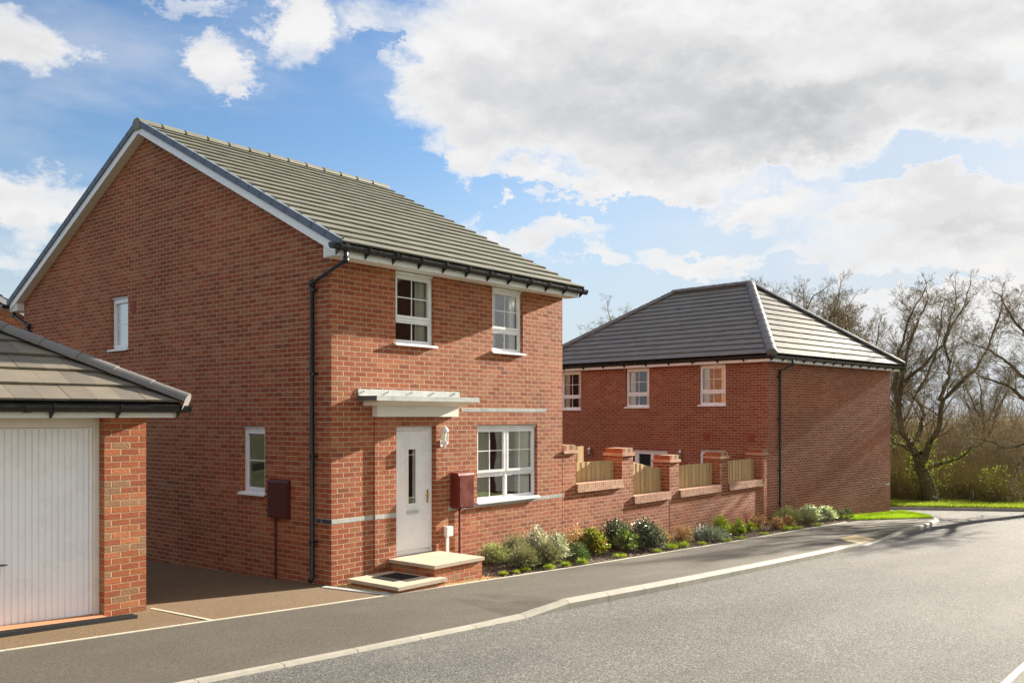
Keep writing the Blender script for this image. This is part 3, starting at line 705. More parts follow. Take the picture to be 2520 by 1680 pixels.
# windows
U1 = lambda w_, h_: [(.036, w_-.036, .036, h_*.335, 2, 1), (.036, w_-.036, h_*.335, h_-.076, 2, 2)]
window(H1, (1.275, 0, 3.622), UX, -UY, .87, 1.153, U1(.87, 1.153), casement=(0,), inside='right')
window(H1, (3.605, 0, 3.622), UX, -UY, .87, 1.153, U1(.87, 1.153), casement=(0,))
window(H1, (3.20, 0, .985), UX, -UY, 1.70, 1.332, [(.036, .85, .036, .47, 2, 1), (.85, 1.664, .036, .47, 2, 1), (.036, .85, .47, 1.256, 2, 2), (.85, 1.664, .47, 1.256, 2, 2)], casement=(0, 1))
window(H1, (0, 2.25, 1.255), -UY, -UX, .63, 1.062, [(.036, .594, .036, .986, 1, 2)], inside='')
window(H1, (0, 6.57, 3.742), -UY, -UX, .67, 1.0, [(.036, .634, .036, .924, 1, 2)], inside='', gl='glass_frosted')
mb = MB()                                                # vent grille by the upper gable window
mb.box((-.006, 5.60, 4.40), (-.0005, 5.78, 4.62)); 
for k in range(7): mb.box((-.014, 5.605, 4.41+k*.03), (-.0065, 5.775, 4.425+k*.03))
mb.build('vent', 'terracotta', H1)
# front door
mb = MB(); D0 = .075
def fb(mb, x0, x1, y0, y1, z0, z1): mb.box((x0, y0, z0), (x1, y1, z1))
fb(mb, 1.269, 1.327, D0, D0+.07, .30, 2.24); fb(mb, 2.098, 2.156, D0, D0+.07, .30, 2.24); fb(mb, 1.269, 2.156, D0, D0+.07, 2.24, 2.313); fb(mb, 1.269, 2.156, D0-.01, D0+.07, .262, .30)
door = mb.build('door', 'upvc', H1, bevel=.005)
mb = MB(); px0, px1, pz0, pz1 = 1.63, 1.80, 1.07, 1.94
for a, b, c_, d_ in ((1.330, px0, .315, 2.236), (px1, 2.095, .315, 2.236), (px0, px1, .315, pz0), (px0, px1, pz1, 2.236)): fb(mb, a, b, D0+.015, D0+.055, c_, d_)
for a, b, c_, d_ in ((px0-.04, px0, pz0-.04, pz1+.04), (px1, px1+.04, pz0-.04, pz1+.04), (px0, px1, pz0-.04, pz0), (px0, px1, pz1, pz1+.04)): fb(mb, a, b, D0+.003, D0+.0145, c_, d_)
for z in (.60, 2.02): fb(mb, 1.38, 2.05, D0+.0125, D0+.0145, z, z+.004)
mb.build('door_leaf', 'upvc', door, bevel=.002)
mb = MB(); mb.face([(px0, D0+.035, pz0), (px1, D0+.035, pz0), (px1, D0+.035, pz1), (px0, D0+.035, pz1)]); mb.build('pane', 'glass_dark', door)
mb = MB()
for z in (pz0+.09, pz1-.09): mb.box((px0, D0+.026, z), (px1, D0+.033, z+.007))
mb.box((px1-.045, D0+.027, pz0), (px1-.039, D0+.032, pz1)); mb.build('glazing_bar', 'upvc', door)
mb = MB(); mb.box((1.60, D0-.004, .905), (1.86, D0+.013, .955)); mb.box((1.605, D0-.012, .948), (1.855, D0-.005, .960)); mb.build('letterbox', 'grp_grey', door, bevel=.003)
mb = MB(); mb.box((2.045, D0+.002, 1.06), (2.075, D0+.0145, 1.27)); mb.tube([(2.06, D0, 1.20), (2.06, D0-.045, 1.20), (2.05, D0-.05, 1.20), (1.95, D0-.05, 1.197)], .009, 8); mb.lathe([(.009, 0), (.009, .02)], (2.06, D0-.004, 1.10), 8)
mb.build('door_handle', 'brass', door)
mb = MB(); mb.box((1.269, D0-.03, .257), (2.156, D0-.012, .2605)); mb.box((1.33, D0-.012, .302), (2.095, D0+.0145, .318)); mb.build('door_sill', 'steel', door)
# canopy: flat grey moulded slab on a white box, with an upstand fixed to the wall
mb = MB(); mb.obox((.493, -.435, 2.705), (2.27, 0, 0), (0, .434, 0), (0, 0, .075)); cn = mb.build('canopy', 'grp_grey', H1, bevel=.006)
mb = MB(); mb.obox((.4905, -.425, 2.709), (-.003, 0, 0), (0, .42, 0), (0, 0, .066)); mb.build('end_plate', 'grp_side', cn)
mb = MB(); mb.sweep([(.0, 0), (.05, 0), (.05, .004), (.012, .012), (.012, .10), (.0, .10)], (.50, -.0015, 2.783), (2.74, -.0015, 2.783), -UY)
for k in range(5): x = .62+k*.50; mb.tube([(x, -.012, 2.85), (x, -.03, 2.85)], .016, 8)
mb.build('flashing', 'grp_grey', cn)
mb = MB(); mb.box((.785, -.12, 2.464), (2.60, -.003, 2.63)); mb.sweep([(0, 0), (.12, 0), (.40, .072), (0, .072)], (.60, -.003, 2.632), (2.70, -.003, 2.632), -UY); mb.build('canopy_box', 'cream_board', cn, bevel=.004)
# roof
SL = math.sqrt(1+TP*TP); zt0 = 4.918; y0 = -.385; UPF = Vector((0, 1/SL, TP/SL)); UPB = Vector((0, -1/SL, TP/SL)); x0, x1 = -.155, 5.86
sl = (RY-y0)*SL; mb = MB(); ga = sl/18.0
tiles(mb, (x0, y0, zt0), UX, UPF, [(0, 0), (x1-x0, 0), (x1-x0, sl), (0, sl)], gauge=ga, rnd=random.Random(1))
tiles(mb, (x0, L-y0, zt0), UX, UPB, [(0, 0), (x1-x0, 0), (x1-x0, sl), (0, sl)][::-1][::-1], gauge=ga, rnd=random.Random(2))
roof = mb.build('roof', ['tile_house', 'underlay'], H1)
zr = zt0+(RY-y0)*TP
caps(roof, (x0-.05, RY, zr-.005), (x1, RY, zr-.005), m='cap_warm', r=.125)
mb = MB()                                                # dry-verge units stepping down both slopes
for d_, yy, up in ((1, y0, UPF), (-1, L-y0, UPB)):
    nn = Vector((0, -up.z*d_, up.y*d_)) if d_ > 0 else Vector((0, up.z, -up.y)); nn = UX.cross(up); nn = nn if nn.z > 0 else -nn
    for k in range(18):
        a = Vector((x0-.042, yy, zt0))+up*(k*ga-.01); mb.obox(a-nn*.028, (.04, 0, 0), up*(ga+.012), nn*.098); mb.obox(a+nn*.071, (.075, 0, 0), up*(ga+.010), nn*.010)
        mb.tube([a+Vector((.05, 0, 0))+nn*.08, a+Vector((.05, 0, 0))+nn*.105], .012, 6)
mb.build('verge', 'slate_blue', roof)
mb = MB()
for d_, yy, up in ((1, y0, UPF), (-1, L-y0, UPB)):
    a = Vector((x1+.002, yy, zt0)); nn = UX.cross(up); nn = nn if nn.z > 0 else -nn; mb.obox(a-nn*.03, (.012, 0, 0), up*sl, nn*.06)
mb.build('verge', 'tile_house', roof)
# barge boards, fascia, soffit
mb = MB(); zb = 4.795
for s_ in (1, -1):
    Y = (lambda y: y) if s_ > 0 else (lambda y: L-y)
    q = [(-.17, Y(EY), zb), (-.17, RY, zb+(RY-EY)*TP), (-.17, RY, zb+(RY-EY)*TP+.165), (-.17, Y(EY), zb+.165)]
    q2 = [(x_+.02, y_, z_) for x_, y_, z_ in q]
    mb.face(q if s_ < 0 else q[::-1]); mb.face(q2); mb.face([q[0], q[1], q2[1], q2[0]]); mb.face([q[3], q[2], q2[2], q2[3]]); mb.face([q[0], q[3], q2[3], q2[0]])
mb.build('barge_board', 'upvc', H1)
mb = MB()
for s_ in (1, -1):
    Y = (lambda y: y) if s_ > 0 else (lambda y: L-y)
    mb.face([(-.15, Y(EY), zb+.006), (-.15, RY, zb+(RY-EY)*TP+.006), (0.0, RY, zb+(RY-EY)*TP+.006), (0.0, Y(EY), zb+.006)])
    mb.box((-.149, Y(EY+.002), ZE+.003), (-.001, Y(0), zb+.14))
mb.box((-.149, EY+.002, ZE-.008), (5.78, -.0, ZE+.006)); mb.box((-.149, L+.0, ZE-.008), (5.78, L-EY-.002, ZE+.006))
mb.build('soffit', 'cream_board', H1)
mb = MB(); mb.box((-.172, L-EY, 4.758), (5.785, L-EY+.02, 4.925)); mb.build('fascia', 'upvc', H1, bevel=.002)
mb = MB(); mb.box((-.172, EY-.02, 4.758), (5.785, EY, 4.925)); mb.box((5.76, EY-.001, 4.759), (5.784, -.002, 4.924)); mb.box((1.10, EY-.024, 4.756), (1.16, EY-.0195, 4.927)); mb.build('fascia', 'upvc', H1)
gutter(H1, (-.30, EY-.02, 4.912), (5.93, EY-.02, 4.905), -UY, .545); gutter(H1, (5.93, L-EY+.02, 4.912), (-.30, L-EY+.02, 4.912), UY, .7)
downpipe(H1, [(-.05, -.382, 4.88), (-.05, -.382, 4.70), (-.062, .37, 4.44), (-.062, .37, .10), (-.115, .35, .035)], (4.34, 3.10, 1.88, .62), -UX, -UY)
downpipe(H1, [(-.05, L+.382, 4.88), (-.05, L+.382, 4.70), (-.062, L-.37, 4.42), (-.062, L-.37, -.15), (-.115, L-.35, -.22)], (4.3, 3.1, 1.9, .6), -UX, UY)

# things fixed to or standing by the near house
def meter_box(o, ux, nrm, w_, h_, dep, label, pipe_u, m='maroon', dz=0.0, zbot=0, bulge=.0):
    t = thing('meter_box', label, 'meter box', tuple(o)); o = Vector(o); ux = Vector(ux); nrm = Vector(nrm)
    mb = MB(); mb.sweep([(.002, 0), (dep, 0), (dep, h_-.05), (dep-.02, h_-.012), (.002, h_)], o, o+ux*w_, nrm); mb.build('casing', m, t, bevel=.006)
    mb = MB(); mb.obox(o+ux*.022+Z*.022+nrm*(dep+.001), ux*(w_-.044), nrm*.010, Z*(h_-.095)); dr_ = mb.build('door', m, t, bevel=.006)
    for z in (.05, h_*.55): mb = MB(); mb.tube([o+ux*(w_*.16)+Z*z+nrm*(dep+.011), o+ux*(w_*.16)+Z*z+nrm*(dep+.02)], .012, 8); mb.build('lock', 'steel', dr_)
    mb = MB(); a = o+ux*pipe_u+nrm*.028; mb.tube([a, Vector((a.x, a.y, zbot))], .019, 10); mb.tube([(a.x, a.y, o.z), (a.x, a.y, o.z-.04)], .027, 10); mb.build('pipe', 'maroon_dark', t)
    return t
meter_box((2.52, -.002, .935), UX, -UY, .385, .60, .19, 'glossy maroon meter box on the sunny front wall between door and large window', .20, zbot=-.05)
meter_box((-.002, 1.475, .905), -UY, -UX, .52, .60, .06, 'dark maroon meter box on the shaded gable wall below the lower side window', .17, 'maroon_dark', zbot=-.05)
t = thing('cable_box', 'small white cable box with conduit low on the wall right of the front door', 'cable box', (2.41, -.06, .2))
mb = MB(); mb.box((2.345, -.10, .485), (2.49, -.004, .645)); mb.build('casing', 'upvc', t, bevel=.008)
mb = MB(); mb.box((2.385, -.045, -.08), (2.445, -.004, .483)); mb.build('conduit', 'upvc', t, bevel=.006)
def lamp(o, nrm, label, body, group=None, sc_=1.):
    o = Vector(o); nrm = Vector(nrm); t = thing('wall_lamp', label, 'wall lamp', tuple(o), group); c_ = o+nrm*.085*sc_
    pr = [(.018, -.175), (.022, -.15), (.045, -.125), (.058, -.10), (.062, -.085)]
    mb = MB(); mb.lathe([(r*sc_, z*sc_) for r, z in pr], c_, 8); mb.tube([o+Z*-.11*sc_, c_+Z*-.13*sc_], .014*sc_, 8); mb.obox(o+nrm.cross(Z)*-.025*sc_+Z*-.17*sc_, nrm.cross(Z)*.05*sc_, nrm*.012, Z*.11*sc_); mb.build('base', body, t)
    mb = MB(); mb.lathe([(.068*sc_, .085*sc_), (.064*sc_, .10*sc_), (.052*sc_, .125*sc_), (.03*sc_, .150*sc_), (.012*sc_, .160*sc_), (.010*sc_, .185*sc_)], c_, 8); mb.build('cap', body, t)
    mb = MB()
    for k in range(6): a = k*math.pi/3+.3; q = c_+Vector((math.cos(a), math.sin(a), 0))*.056*sc_; mb.tube([q-Z*.085*sc_, q+Z*.085*sc_], .006*sc_, 5)
    mb.build('cage', body, t)
    mb = MB(); mb.lathe([(.048*sc_, -.084*sc_), (.048*sc_, .084*sc_)], c_, 12); mb.build('pane', 'glass', t)
    mb = MB(); mb.lathe([(.012*sc_, -.08*sc_), (.014*sc_, -.02*sc_), (.024*sc_, .0), (.02*sc_, .03*sc_), (.004, .045*sc_)], c_, 8); mb.build('bulb', 'cream_board', t)
    return t
lamp((2.27, -.027, 2.14), -UY, 'white lantern wall lamp beside the front door, under the canopy end', 'upvc')
# front steps
t = thing('front_step', 'two pale stone slab steps on brick at the white front door', 'steps', (1.2, -.6, 0))
mb = MB(); mb.box((1.14, -.985, -.25), (2.205, -.03, .205)); mb.box((.25, -1.15, -.25), (1.139, -.13, .035)); mb.box((1.14, -1.15, -.25), (1.19, -.986, .035)); mb.build('riser', 'brick_orange', t)
def slabs(x0, x1, y0, y1, z0, z1, nx, ny, hole=None):
    first = None
    for i in range(nx):
        for j in range(ny):
            a, b = x0+(x1-x0)*i/nx+.003, x0+(x1-x0)*(i+1)/nx-.003; c_, d_ = y0+(y1-y0)*j/ny+.003, y0+(y1-y0)*(j+1)/ny-.003
            mb = MB(); mb.box((a, c_, z0), (b, d_, z1)); mb.build('slab', 'slab', t, bevel=.004)
slabs(1.105, 2.235, -1.02, -.003, .207, .258, 2, 2); slabs(.215, 1.10, -1.185, -.095, .037, .088, 1, 2); slabs(1.103, 1.215, -1.185, -1.023, .037, .088, 1, 1)
t = thing('doormat', 'dark rubber ring doormat lying on the lower slab step', 'doormat', (.77, -.56, .09))
mb = MB(); 
for i in range(15): x = .50+.035*i; mb.box((x, -.81, .0885), (x+.012, -.31, .0965))
for j in range(15): y = -.81+.035*j; mb.box((.50, y, .0895), (1.002, y+.012, .0975))
mb.build('grid', 'rubber', t)
for a, b, lab in (((-.145, .0), (.095, -1.10), 'grey slotted drain channel along the gravel by the house corner'), ((-5.6, -.32), (-3.15, -.30), 'dark slotted drain channel across the drive before the garage door')):
    a, b = Vector(a), Vector(b); dr = (b-a).normalized(); nr = Vector((-dr.y, dr.x)); z = .012 if a.y > -.1 else .155
    t = thing('drain_channel', lab, 'drain', (a.x, a.y, z)); L_ = (b-a).length; za = z; zb_ = (-.004+.01) if a.y > -.1 else G(b.x)*1.3+.022
    za = (.012 if a.y > -.1 else -a.x*GS*1.3+.022); A3 = Vector((a.x, a.y, za)); B3 = Vector((b.x, b.y, zb_)); D3 = B3-A3
    mb = MB()
    for o_ in (-.06, .05): mb.obox(A3+Vector((nr.x*o_, nr.y*o_, -.05)), D3, Vector((nr.x, nr.y, 0))*.010, Z*.056)
    mb.build('edge', 'grp_grey' if a.y > -.1 else 'rubber', t); mb = MB(); n = int(L_/.022)
    for k in range(n): mb.obox(A3+D3*(k/n)+Vector((nr.x*-.05, nr.y*-.05, -.02)), D3*(.5/n), Vector((nr.x, nr.y, 0))*.10, Z*.024)
    mb.build('grating', 'grp_grey' if a.y > -.1 else 'rubber', t)

# ================================================================== GARAGE
GX, GY = -2.905, -.10
GR_ = thing('garage', 'low brick garage with white ribbed up-and-over door and hipped grey tiled roof', 'garage', (GX-2.5, GY, .1))
GW, GD_ = 3.25+.0, 5.6; gx0 = GX-6.1
mb = MB(); wall(mb, (gx0, GY, 0), UX, -UY, GX-gx0, -.3, 2.50, [(gx0+.55-gx0, 2.62, -.3, 2.46), (3.1, GX-gx0-.51, -.3, 2.46)], .22, u0=.06)
wall(mb, (GX, GY, 0), UY, UX, GD_, -.5, 2.5); wall(mb, (GX, GY+GD_, 0), -UX, UY, GX-gx0, -.5, 2.5); wall(mb, (gx0, GY+GD_, 0), -UY, -UX, GD_, -.5, 2.5)
mb.build('wall', 'brick_orange', GR_)
for dx0, dx1 in ((gx0+3.1, GX-.51), (gx0+.55, gx0+2.62)):
    zb0 = -dx1*GS+.06
    mb = MB(); f0 = .12; mb.box((dx0+.002, GY+f0, 2.345), (dx1-.002, GY+f0+.08, 2.458)); mb.box((dx1-.075, GY+f0, .1), (dx1-.002, GY+f0+.08, 2.344)); mb.box((dx0+.002, GY+f0, .1), (dx0+.075, GY+f0+.08, 2.344)); mb.build('door_frame', 'timber_white', GR_)
    a, b = dx0+.078, dx1-.078; mb = MB(); yd = GY+f0+.03; n = round((b-a)/.0735); prof = []
    mb.box((a, yd-.012, .185), (a+.03, yd+.03, 2.34)); mb.box((b-.03, yd-.012, .185), (b, yd+.03, 2.34)); mb.box((a+.031, yd-.012, 2.325), (b-.031, yd+.03, 2.34)); mb.box((a+.031, yd-.012, .185), (b-.031, yd+.03, .205))
    st = (b-a-.062)/n
    for k in range(n):
        x = a+.031+k*st; mb.face([(x, yd+.012, .206), (x+.010, yd+.012, .206), (x+.010, yd+.012, 2.324), (x, yd+.012, 2.324)])
        mb.face([(x+.010, yd+.012, .206), (x+.016, yd-.004, .206), (x+.016, yd-.004, 2.324), (x+.010, yd+.012, 2.324)])
        mb.face([(x+.016, yd-.004, .206), (x+st-.006, yd-.004, .206), (x+st-.006, yd-.004, 2.324), (x+.016, yd-.004, 2.324)])
        mb.face([(x+st-.006, yd-.004, .206), (x+st, yd+.012, .206), (x+st, yd+.012, 2.324), (x+st-.006, yd-.004, 2.324)])
    gd = mb.build('garage_door', 'garage_white', GR_)
    mb = MB(); mb.box((a, yd, .165), (b, yd+.02, .184)); mb.build('rubber_seal', 'rubber', gd)
    hx = (a+b)/2 if dx1 < GX-2 else -4.50
    mb = MB(); mb.tube([(hx, yd-.004, .875), (hx, yd-.045, .875)], .013, 8); mb.tube([(hx-.06, yd-.05, .875), (hx-.01, yd-.052, .878), (hx+.07, yd-.05, .872)], [.010, .013, .007], 8); mb.build('handle', 'black_plastic', gd)
    mb = MB(); mb.lathe([(.010, -.02), (.012, 0)], (hx+.0, yd-.03, .83), 6); mb.box((hx-.004, yd-.034, .78), (hx+.004, yd-.032, .815)); mb.build('key', 'steel', gd)
    mb = MB(); mb.obox((a-.05, GY-.13, -.2), (b-a+.1, 0, -(b-a)*GS*1.2), (0, .30, 0), (0, 0, .2-a*GS*1.2+.035)); mb.build('threshold', 'threshold', GR_)
ez = 2.615; ov = .40; ex0, ex1, ey0, ey1 = gx0-ov, GX+.27, GY-ov, GY+GD_+ov; tp = .56; hw = (ey1-ey0)/2; rs = math.sqrt(1+tp*tp); mb = MB()
tiles(mb, (ex0, ey0, ez), UX, Vector((0, 1/rs, tp/rs)), [(0, 0), (ex1-ex0, 0), (ex1-ex0-hw, hw*rs), (hw, hw*rs)], gauge=.36, tw=.285, rnd=random.Random(5))
tiles(mb, (ex1, ey0, ez), UY, Vector((-1/rs, 0, tp/rs)), [(0, 0), (ey1-ey0, 0), (hw, hw*rs)], gauge=.36, tw=.285, rnd=random.Random(6))
tiles(mb, (ex0, ey1, ez), UX, Vector((0, -1/rs, tp/rs)), [(0, 0), (ex1-ex0, 0), (ex1-ex0-hw, hw*rs), (hw, hw*rs)], gauge=.36, tw=.285, rnd=random.Random(7))
tiles(mb, (ex0, ey0, ez), UY, Vector((1/rs, 0, tp/rs)), [(0, 0), (ey1-ey0, 0), (hw, hw*rs)], gauge=.36, tw=.285, rnd=random.Random(8))
gr = mb.build('roof', ['tile_garage', 'underlay'], GR_)
ap = ez+hw*tp+.02
for p_, q_ in (((ex1+.02, ey0-.02, ez+.035), (ex1-hw, ey0+hw, ap+.02)), ((ex1, ey1, ez+.035), (ex1-hw, ey1-hw, ap+.02)), ((ex0, ey0, ez+.035), (ex0+hw, ey0+hw, ap+.02)), ((ex0, ey1, ez+.035), (ex0+hw, ey1-hw, ap+.02))): caps(gr, p_, q_, r=.115, name='hip_tile')
caps(gr, (ex0+hw, ey0+hw, ap+.03), (ex1-hw, ey0+hw, ap+.03), r=.115)
mb = MB(); fy = ey0+.09; fx = ex1-.09
mb.box((ex0+.09, fy-.018, 2.458), (fx, fy, 2.602)); mb.box((fx-.018, fy+.001, 2.458), (fx, ey1-.09, 2.602)); mb.box((ex0+.09, ey1-.108, 2.458), (fx-.02, ey1-.09, 2.602)); mb.build('fascia', 'cream_board', GR_, bevel=.002)
mb = MB(); mb.box((ex0+.1, fy+.001, 2.462), (fx-.019, GY-.002, 2.47)); mb.box((GX+.002, fy+.001, 2.463), (fx-.019, ey1-.11, 2.471)); mb.build('soffit', 'cream_board', GR_)
gutter(GR_, (ex0, fy-.018, 2.600), (ex1+.05, fy-.018, 2.595), -UY, .75)

# ================================================================== HOUSE 2 (beyond the garden wall)
F2 = Frame((15.348, -.005, 0), R(-6.8)); f2 = F2.p; d2 = F2.d
H2 = thing('brick_house', 'red brick house with hipped grey tiled roof and bare end wall, behind the garden wall', 'house', tuple(f2(0, 0, -.8)))
W2, L2, Z2 = 7.88, 9.0, 3.985; zw = 2.78
ex_, ey_ = d2(1, 0), d2(0, 1)
lw = [(L2-7.85, L2-6.95, 2.70, Z2), (L2-5.04, L2-4.11, 2.755, Z2), (L2-2.27, L2-1.36, 2.795, Z2), (L2-5.88, L2-3.40, -.7, 1.42), (L2-2.27, L2-1.36, .35, 1.48)]
mb = MB(); wall(mb, f2(0, L2, 0), -ey_, -ex_, L2, -1.6, Z2, lw, .10, u0=.05); wall(mb, f2(0, 0, 0), ex_, -ey_, W2, -1.6, Z2, [], .1, u0=.1125)
wall(mb, f2(W2, 0, 0), ey_, ex_, L2, -1.6, Z2); wall(mb, f2(W2, L2, 0), -ex_, ey_, W2, -1.6, Z2)
mb.face([f2(.1, .1, 1.9), f2(W2-.1, .1, 1.9), f2(W2-.1, L2-.1, 1.9), f2(.1, L2-.1, 1.9)], m=1); mb.face([f2(2.2, .1, -1), f2(2.2, L2-.1, -1), f2(2.2, L2-.1, 4), f2(2.2, .1, 4)], m=1); mb.face([f2(.1, .1, Z2+.02), f2(W2-.1, .1, Z2+.02), f2(W2-.1, L2-.1, Z2+.02), f2(.1, L2-.1, Z2+.02)], m=1)
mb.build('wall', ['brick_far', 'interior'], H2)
for yy, z, w_ in ((7.85, 2.70, .90), (5.04, 2.755, .93), (2.27, 2.795, .91)):
    h_ = Z2-z; window(H2, f2(0, yy, z), -ey_, -ex_, w_, h_, [(.036, w_-.036, .036, h_*.32, 2, 1), (.036, w_-.036, h_*.32, h_-.076, 2, 2)], gl='glass_soft', casement=(0,))
window(H2, f2(0, 2.27, .35), -ey_, -ex_, .91, 1.13, [(.036, .874, .036, 1.05, 1, 1)], inside='')
fr = window(H2, f2(0, 5.88, -.7), -ey_, -ex_, 2.48, 2.12, [(.036, .62, .036, 2.04, 1, 1), (.62, 1.24, .036, 2.04, 1, 1), (1.24, 1.86, .036, 2.04, 1, 1), (1.86, 2.444, .036, 2.04, 1, 1)], inside='', sill=False, name='french_door')
for yy in (2.0, .52):
    mb = MB(); o_ = f2(-.002, yy+.11, 1.76); mb.obox(o_, -ey_*.22, -ex_*.012, Z*.22)
    for k in range(6): mb.obox(o_-ex_*.0125-ey_*.012+Z*(.02+k*.033), -ey_*.196, -ex_*.008, Z*.018)
    mb.build('vent', 'terracotta', H2)
mb = MB(); mb.obox(f2(7.52, -.0035, .145), ex_*.33, ey_*.003, Z*.072); mb.build('band_course', 'brick_grey', H2)
oh = .30; ez2 = 4.165; tw2 = W2+2*oh; ll2 = L2+2*oh; hw2 = tw2/2; rise = 6.80-ez2; tp2 = rise/hw2; rs2 = math.sqrt(1+tp2*tp2); hr = 2.96+oh; tpf = rise/hr; rsf = math.sqrt(1+tpf*tpf); mb = MB()
side = [(0, 0), (ll2, 0), (ll2-hr, hw2*rs2), (hr, hw2*rs2)]; endp = [(0, 0), (tw2, 0), (hw2, hr*rsf)]
tiles(mb, f2(-oh, -oh, ez2), ex_, (ey_+Z*tpf)/rsf, endp, gauge=.325, tw=.30, rnd=random.Random(11))
tiles(mb, f2(-oh, -oh, ez2), ey_, (ex_+Z*tp2)/rs2, side, gauge=.325, tw=.33, rnd=random.Random(12))
tiles(mb, f2(W2+oh, -oh, ez2), ey_, (-ex_+Z*tp2)/rs2, side, gauge=.325, rnd=random.Random(13))
tiles(mb, f2(-oh, L2+oh, ez2), ex_, (-ey_+Z*tpf)/rsf, endp, gauge=.325, rnd=random.Random(14))
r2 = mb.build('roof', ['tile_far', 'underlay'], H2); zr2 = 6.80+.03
A1, A2 = f2(W2/2, -oh+hr, zr2), f2(W2/2, L2+oh-hr, zr2)
for p_, q_ in ((f2(-oh, -oh, ez2+.04), A1), (f2(W2+oh, -oh, ez2+.04), A1), (f2(-oh, L2+oh, ez2+.04), A2), (f2(W2+oh, L2+oh, ez2+.04), A2)): caps(r2, p_, q_, r=.135, name='hip_tile')
caps(r2, A1+Z*.02, A2+Z*.02, r=.135)
mb = MB(); e_ = .07; zf0, zf1 = 3.975, 4.135
for a, b, n_ in ((f2(-oh+e_, -oh+e_, 0), f2(W2+oh-e_, -oh+e_, 0), -ey_), (f2(-oh+e_, L2+oh-e_, 0), f2(-oh+e_, -oh+e_, 0), -ex_), (f2(W2+oh-e_, -oh+e_, 0), f2(W2+oh-e_, L2+oh-e_, 0), ex_)):
    mb.sweep([(0, zf0), (.018, zf0), (.018, zf1), (0, zf1)], a-n_*.018, b-n_*.018, n_)
mb.build('fascia', 'upvc', H2)
mb = MB(); mb.face([f2(-oh+e_, -oh+e_, Z2+.004), f2(W2+oh-e_, -oh+e_, Z2+.004), f2(W2+oh-e_, L2+oh-e_, Z2+.004), f2(-oh+e_, L2+oh-e_, Z2+.004)]); mb.build('soffit', 'cream_board', H2)
gutter(H2, f2(-oh-.06, -oh+e_, 4.13), f2(W2+oh+.06, -oh+e_, 4.12), -ey_, .60, ends=(0, 1)); gutter(H2, f2(-oh+e_, L2+oh, 4.13), f2(-oh+e_, -oh-.06, 4.13), -ex_, .85, ends=(1, 0))
pz = lambda x, y, z: tuple(f2(x, y, z))
downpipe(H2, [pz(.84, -oh+e_-.062, 4.09), pz(.84, -oh+e_-.062, 3.93), pz(.55, -.06, 3.72), pz(.55, -.06, -.62), pz(.55, -.10, -.70)], (3.58, 2.4, .95, -.3), -ey_, -ex_)
for yy, lab in ((6.32, 'steel wall lamp on the far house wall, seen left of the french door'), (2.81, 'steel wall lamp on the far house wall, seen right of the french door')): lamp(f2(-.001, yy*1.027, 1.30), -ex_, lab, 'steel', 'wall lamps on the far house')

# ================================================================== GARDEN WALL with piers
t = thing('garden_wall', 'long red brick garden wall with five capped piers joining the two houses', 'garden wall', (10.5, 0, -.5))
mb = MB(); XW = [(5.713, 6.15, 1.74, 1), (6.15, 7.855, .955, 0), (7.855, 8.296, 1.62, 1), (8.296, 9.887, .565, 0), (9.887, 10.327, 1.40, 1), (10.327, 12.438, .565, 0), (12.438, 12.896, 1.39, 1), (12.896, 14.957, .565, 0), (14.957, 15.345, 1.395, 1)]
pier = []
for a, b, z, isp in XW:
    if isp: continue
    mb.box((a, 0, -1.1), (b, .215, z))
mb.build('wall_panel', 'brick', t)
for k, (a, b, z, isp) in enumerate(XW):
    if isp:
        zb_ = z; mb = MB(); mb.box((a+.001, 0, -1.1), (b-.001, .44, zb_)); pr_ = mb.build('pier', 'brick', t)
        mb = MB(); mb.box((a-.03 if k else a+.002, -.035, zb_+.001), (b+(.03 if k < 8 else 0), .47, zb_+.062)); mb.build('pier_cap', 'brick_pink', pr_, bevel=.003)
        mb = MB(); n = 4; w_ = (b-a-.02)/n
        for i in range(n): mb.box((a+.01+i*w_+.003, .0, zb_+.063), (a+.01+(i+1)*w_-.003, .215, zb_+.165)); mb.box((a+.01+i*w_+.003, .222, zb_+.063), (a+.01+(i+1)*w_-.003, .43, zb_+.165))
        mb.build('pier_cap', 'brick_cap', pr_, bevel=.003) if 'brick_cap' in M else None
    else:
        mb = MB(); n = int((b-a)/.225); st = (b-a-.006)/n
        for i in range(n): mb.box((a+.003+i*st+.004, -.05, z+.001), (a+.003+(i+1)*st-.004, .10, z+.066))
        mb.box((a+.002, -.042, z+.002), (b-.002, .21, z+.062), m=1); cp = mb.build('coping', ['brick_coping', 'mortar'], t) if 'brick_coping' in M else None
        mb = MB(); n = int((b-a)/.075); st = (b-a-.006)/n
        for i in range(n): mb.box((a+.003+i*st+.005, -.045, z+.067), (a+.003+(i+1)*st-.005, .22, z+.172))
        mb.box((a+.004, -.036, z+.067), (b-.004, .214, z+.166), m=1); mb.build('coping', ['brick_coping', 'mortar'], t) if 'brick_coping' in M else None
mb = MB(); mb.box((9.883, -.003, -.7), (9.893, -.0008, .56)); mb.build('movement_joint', 'sealant', t)

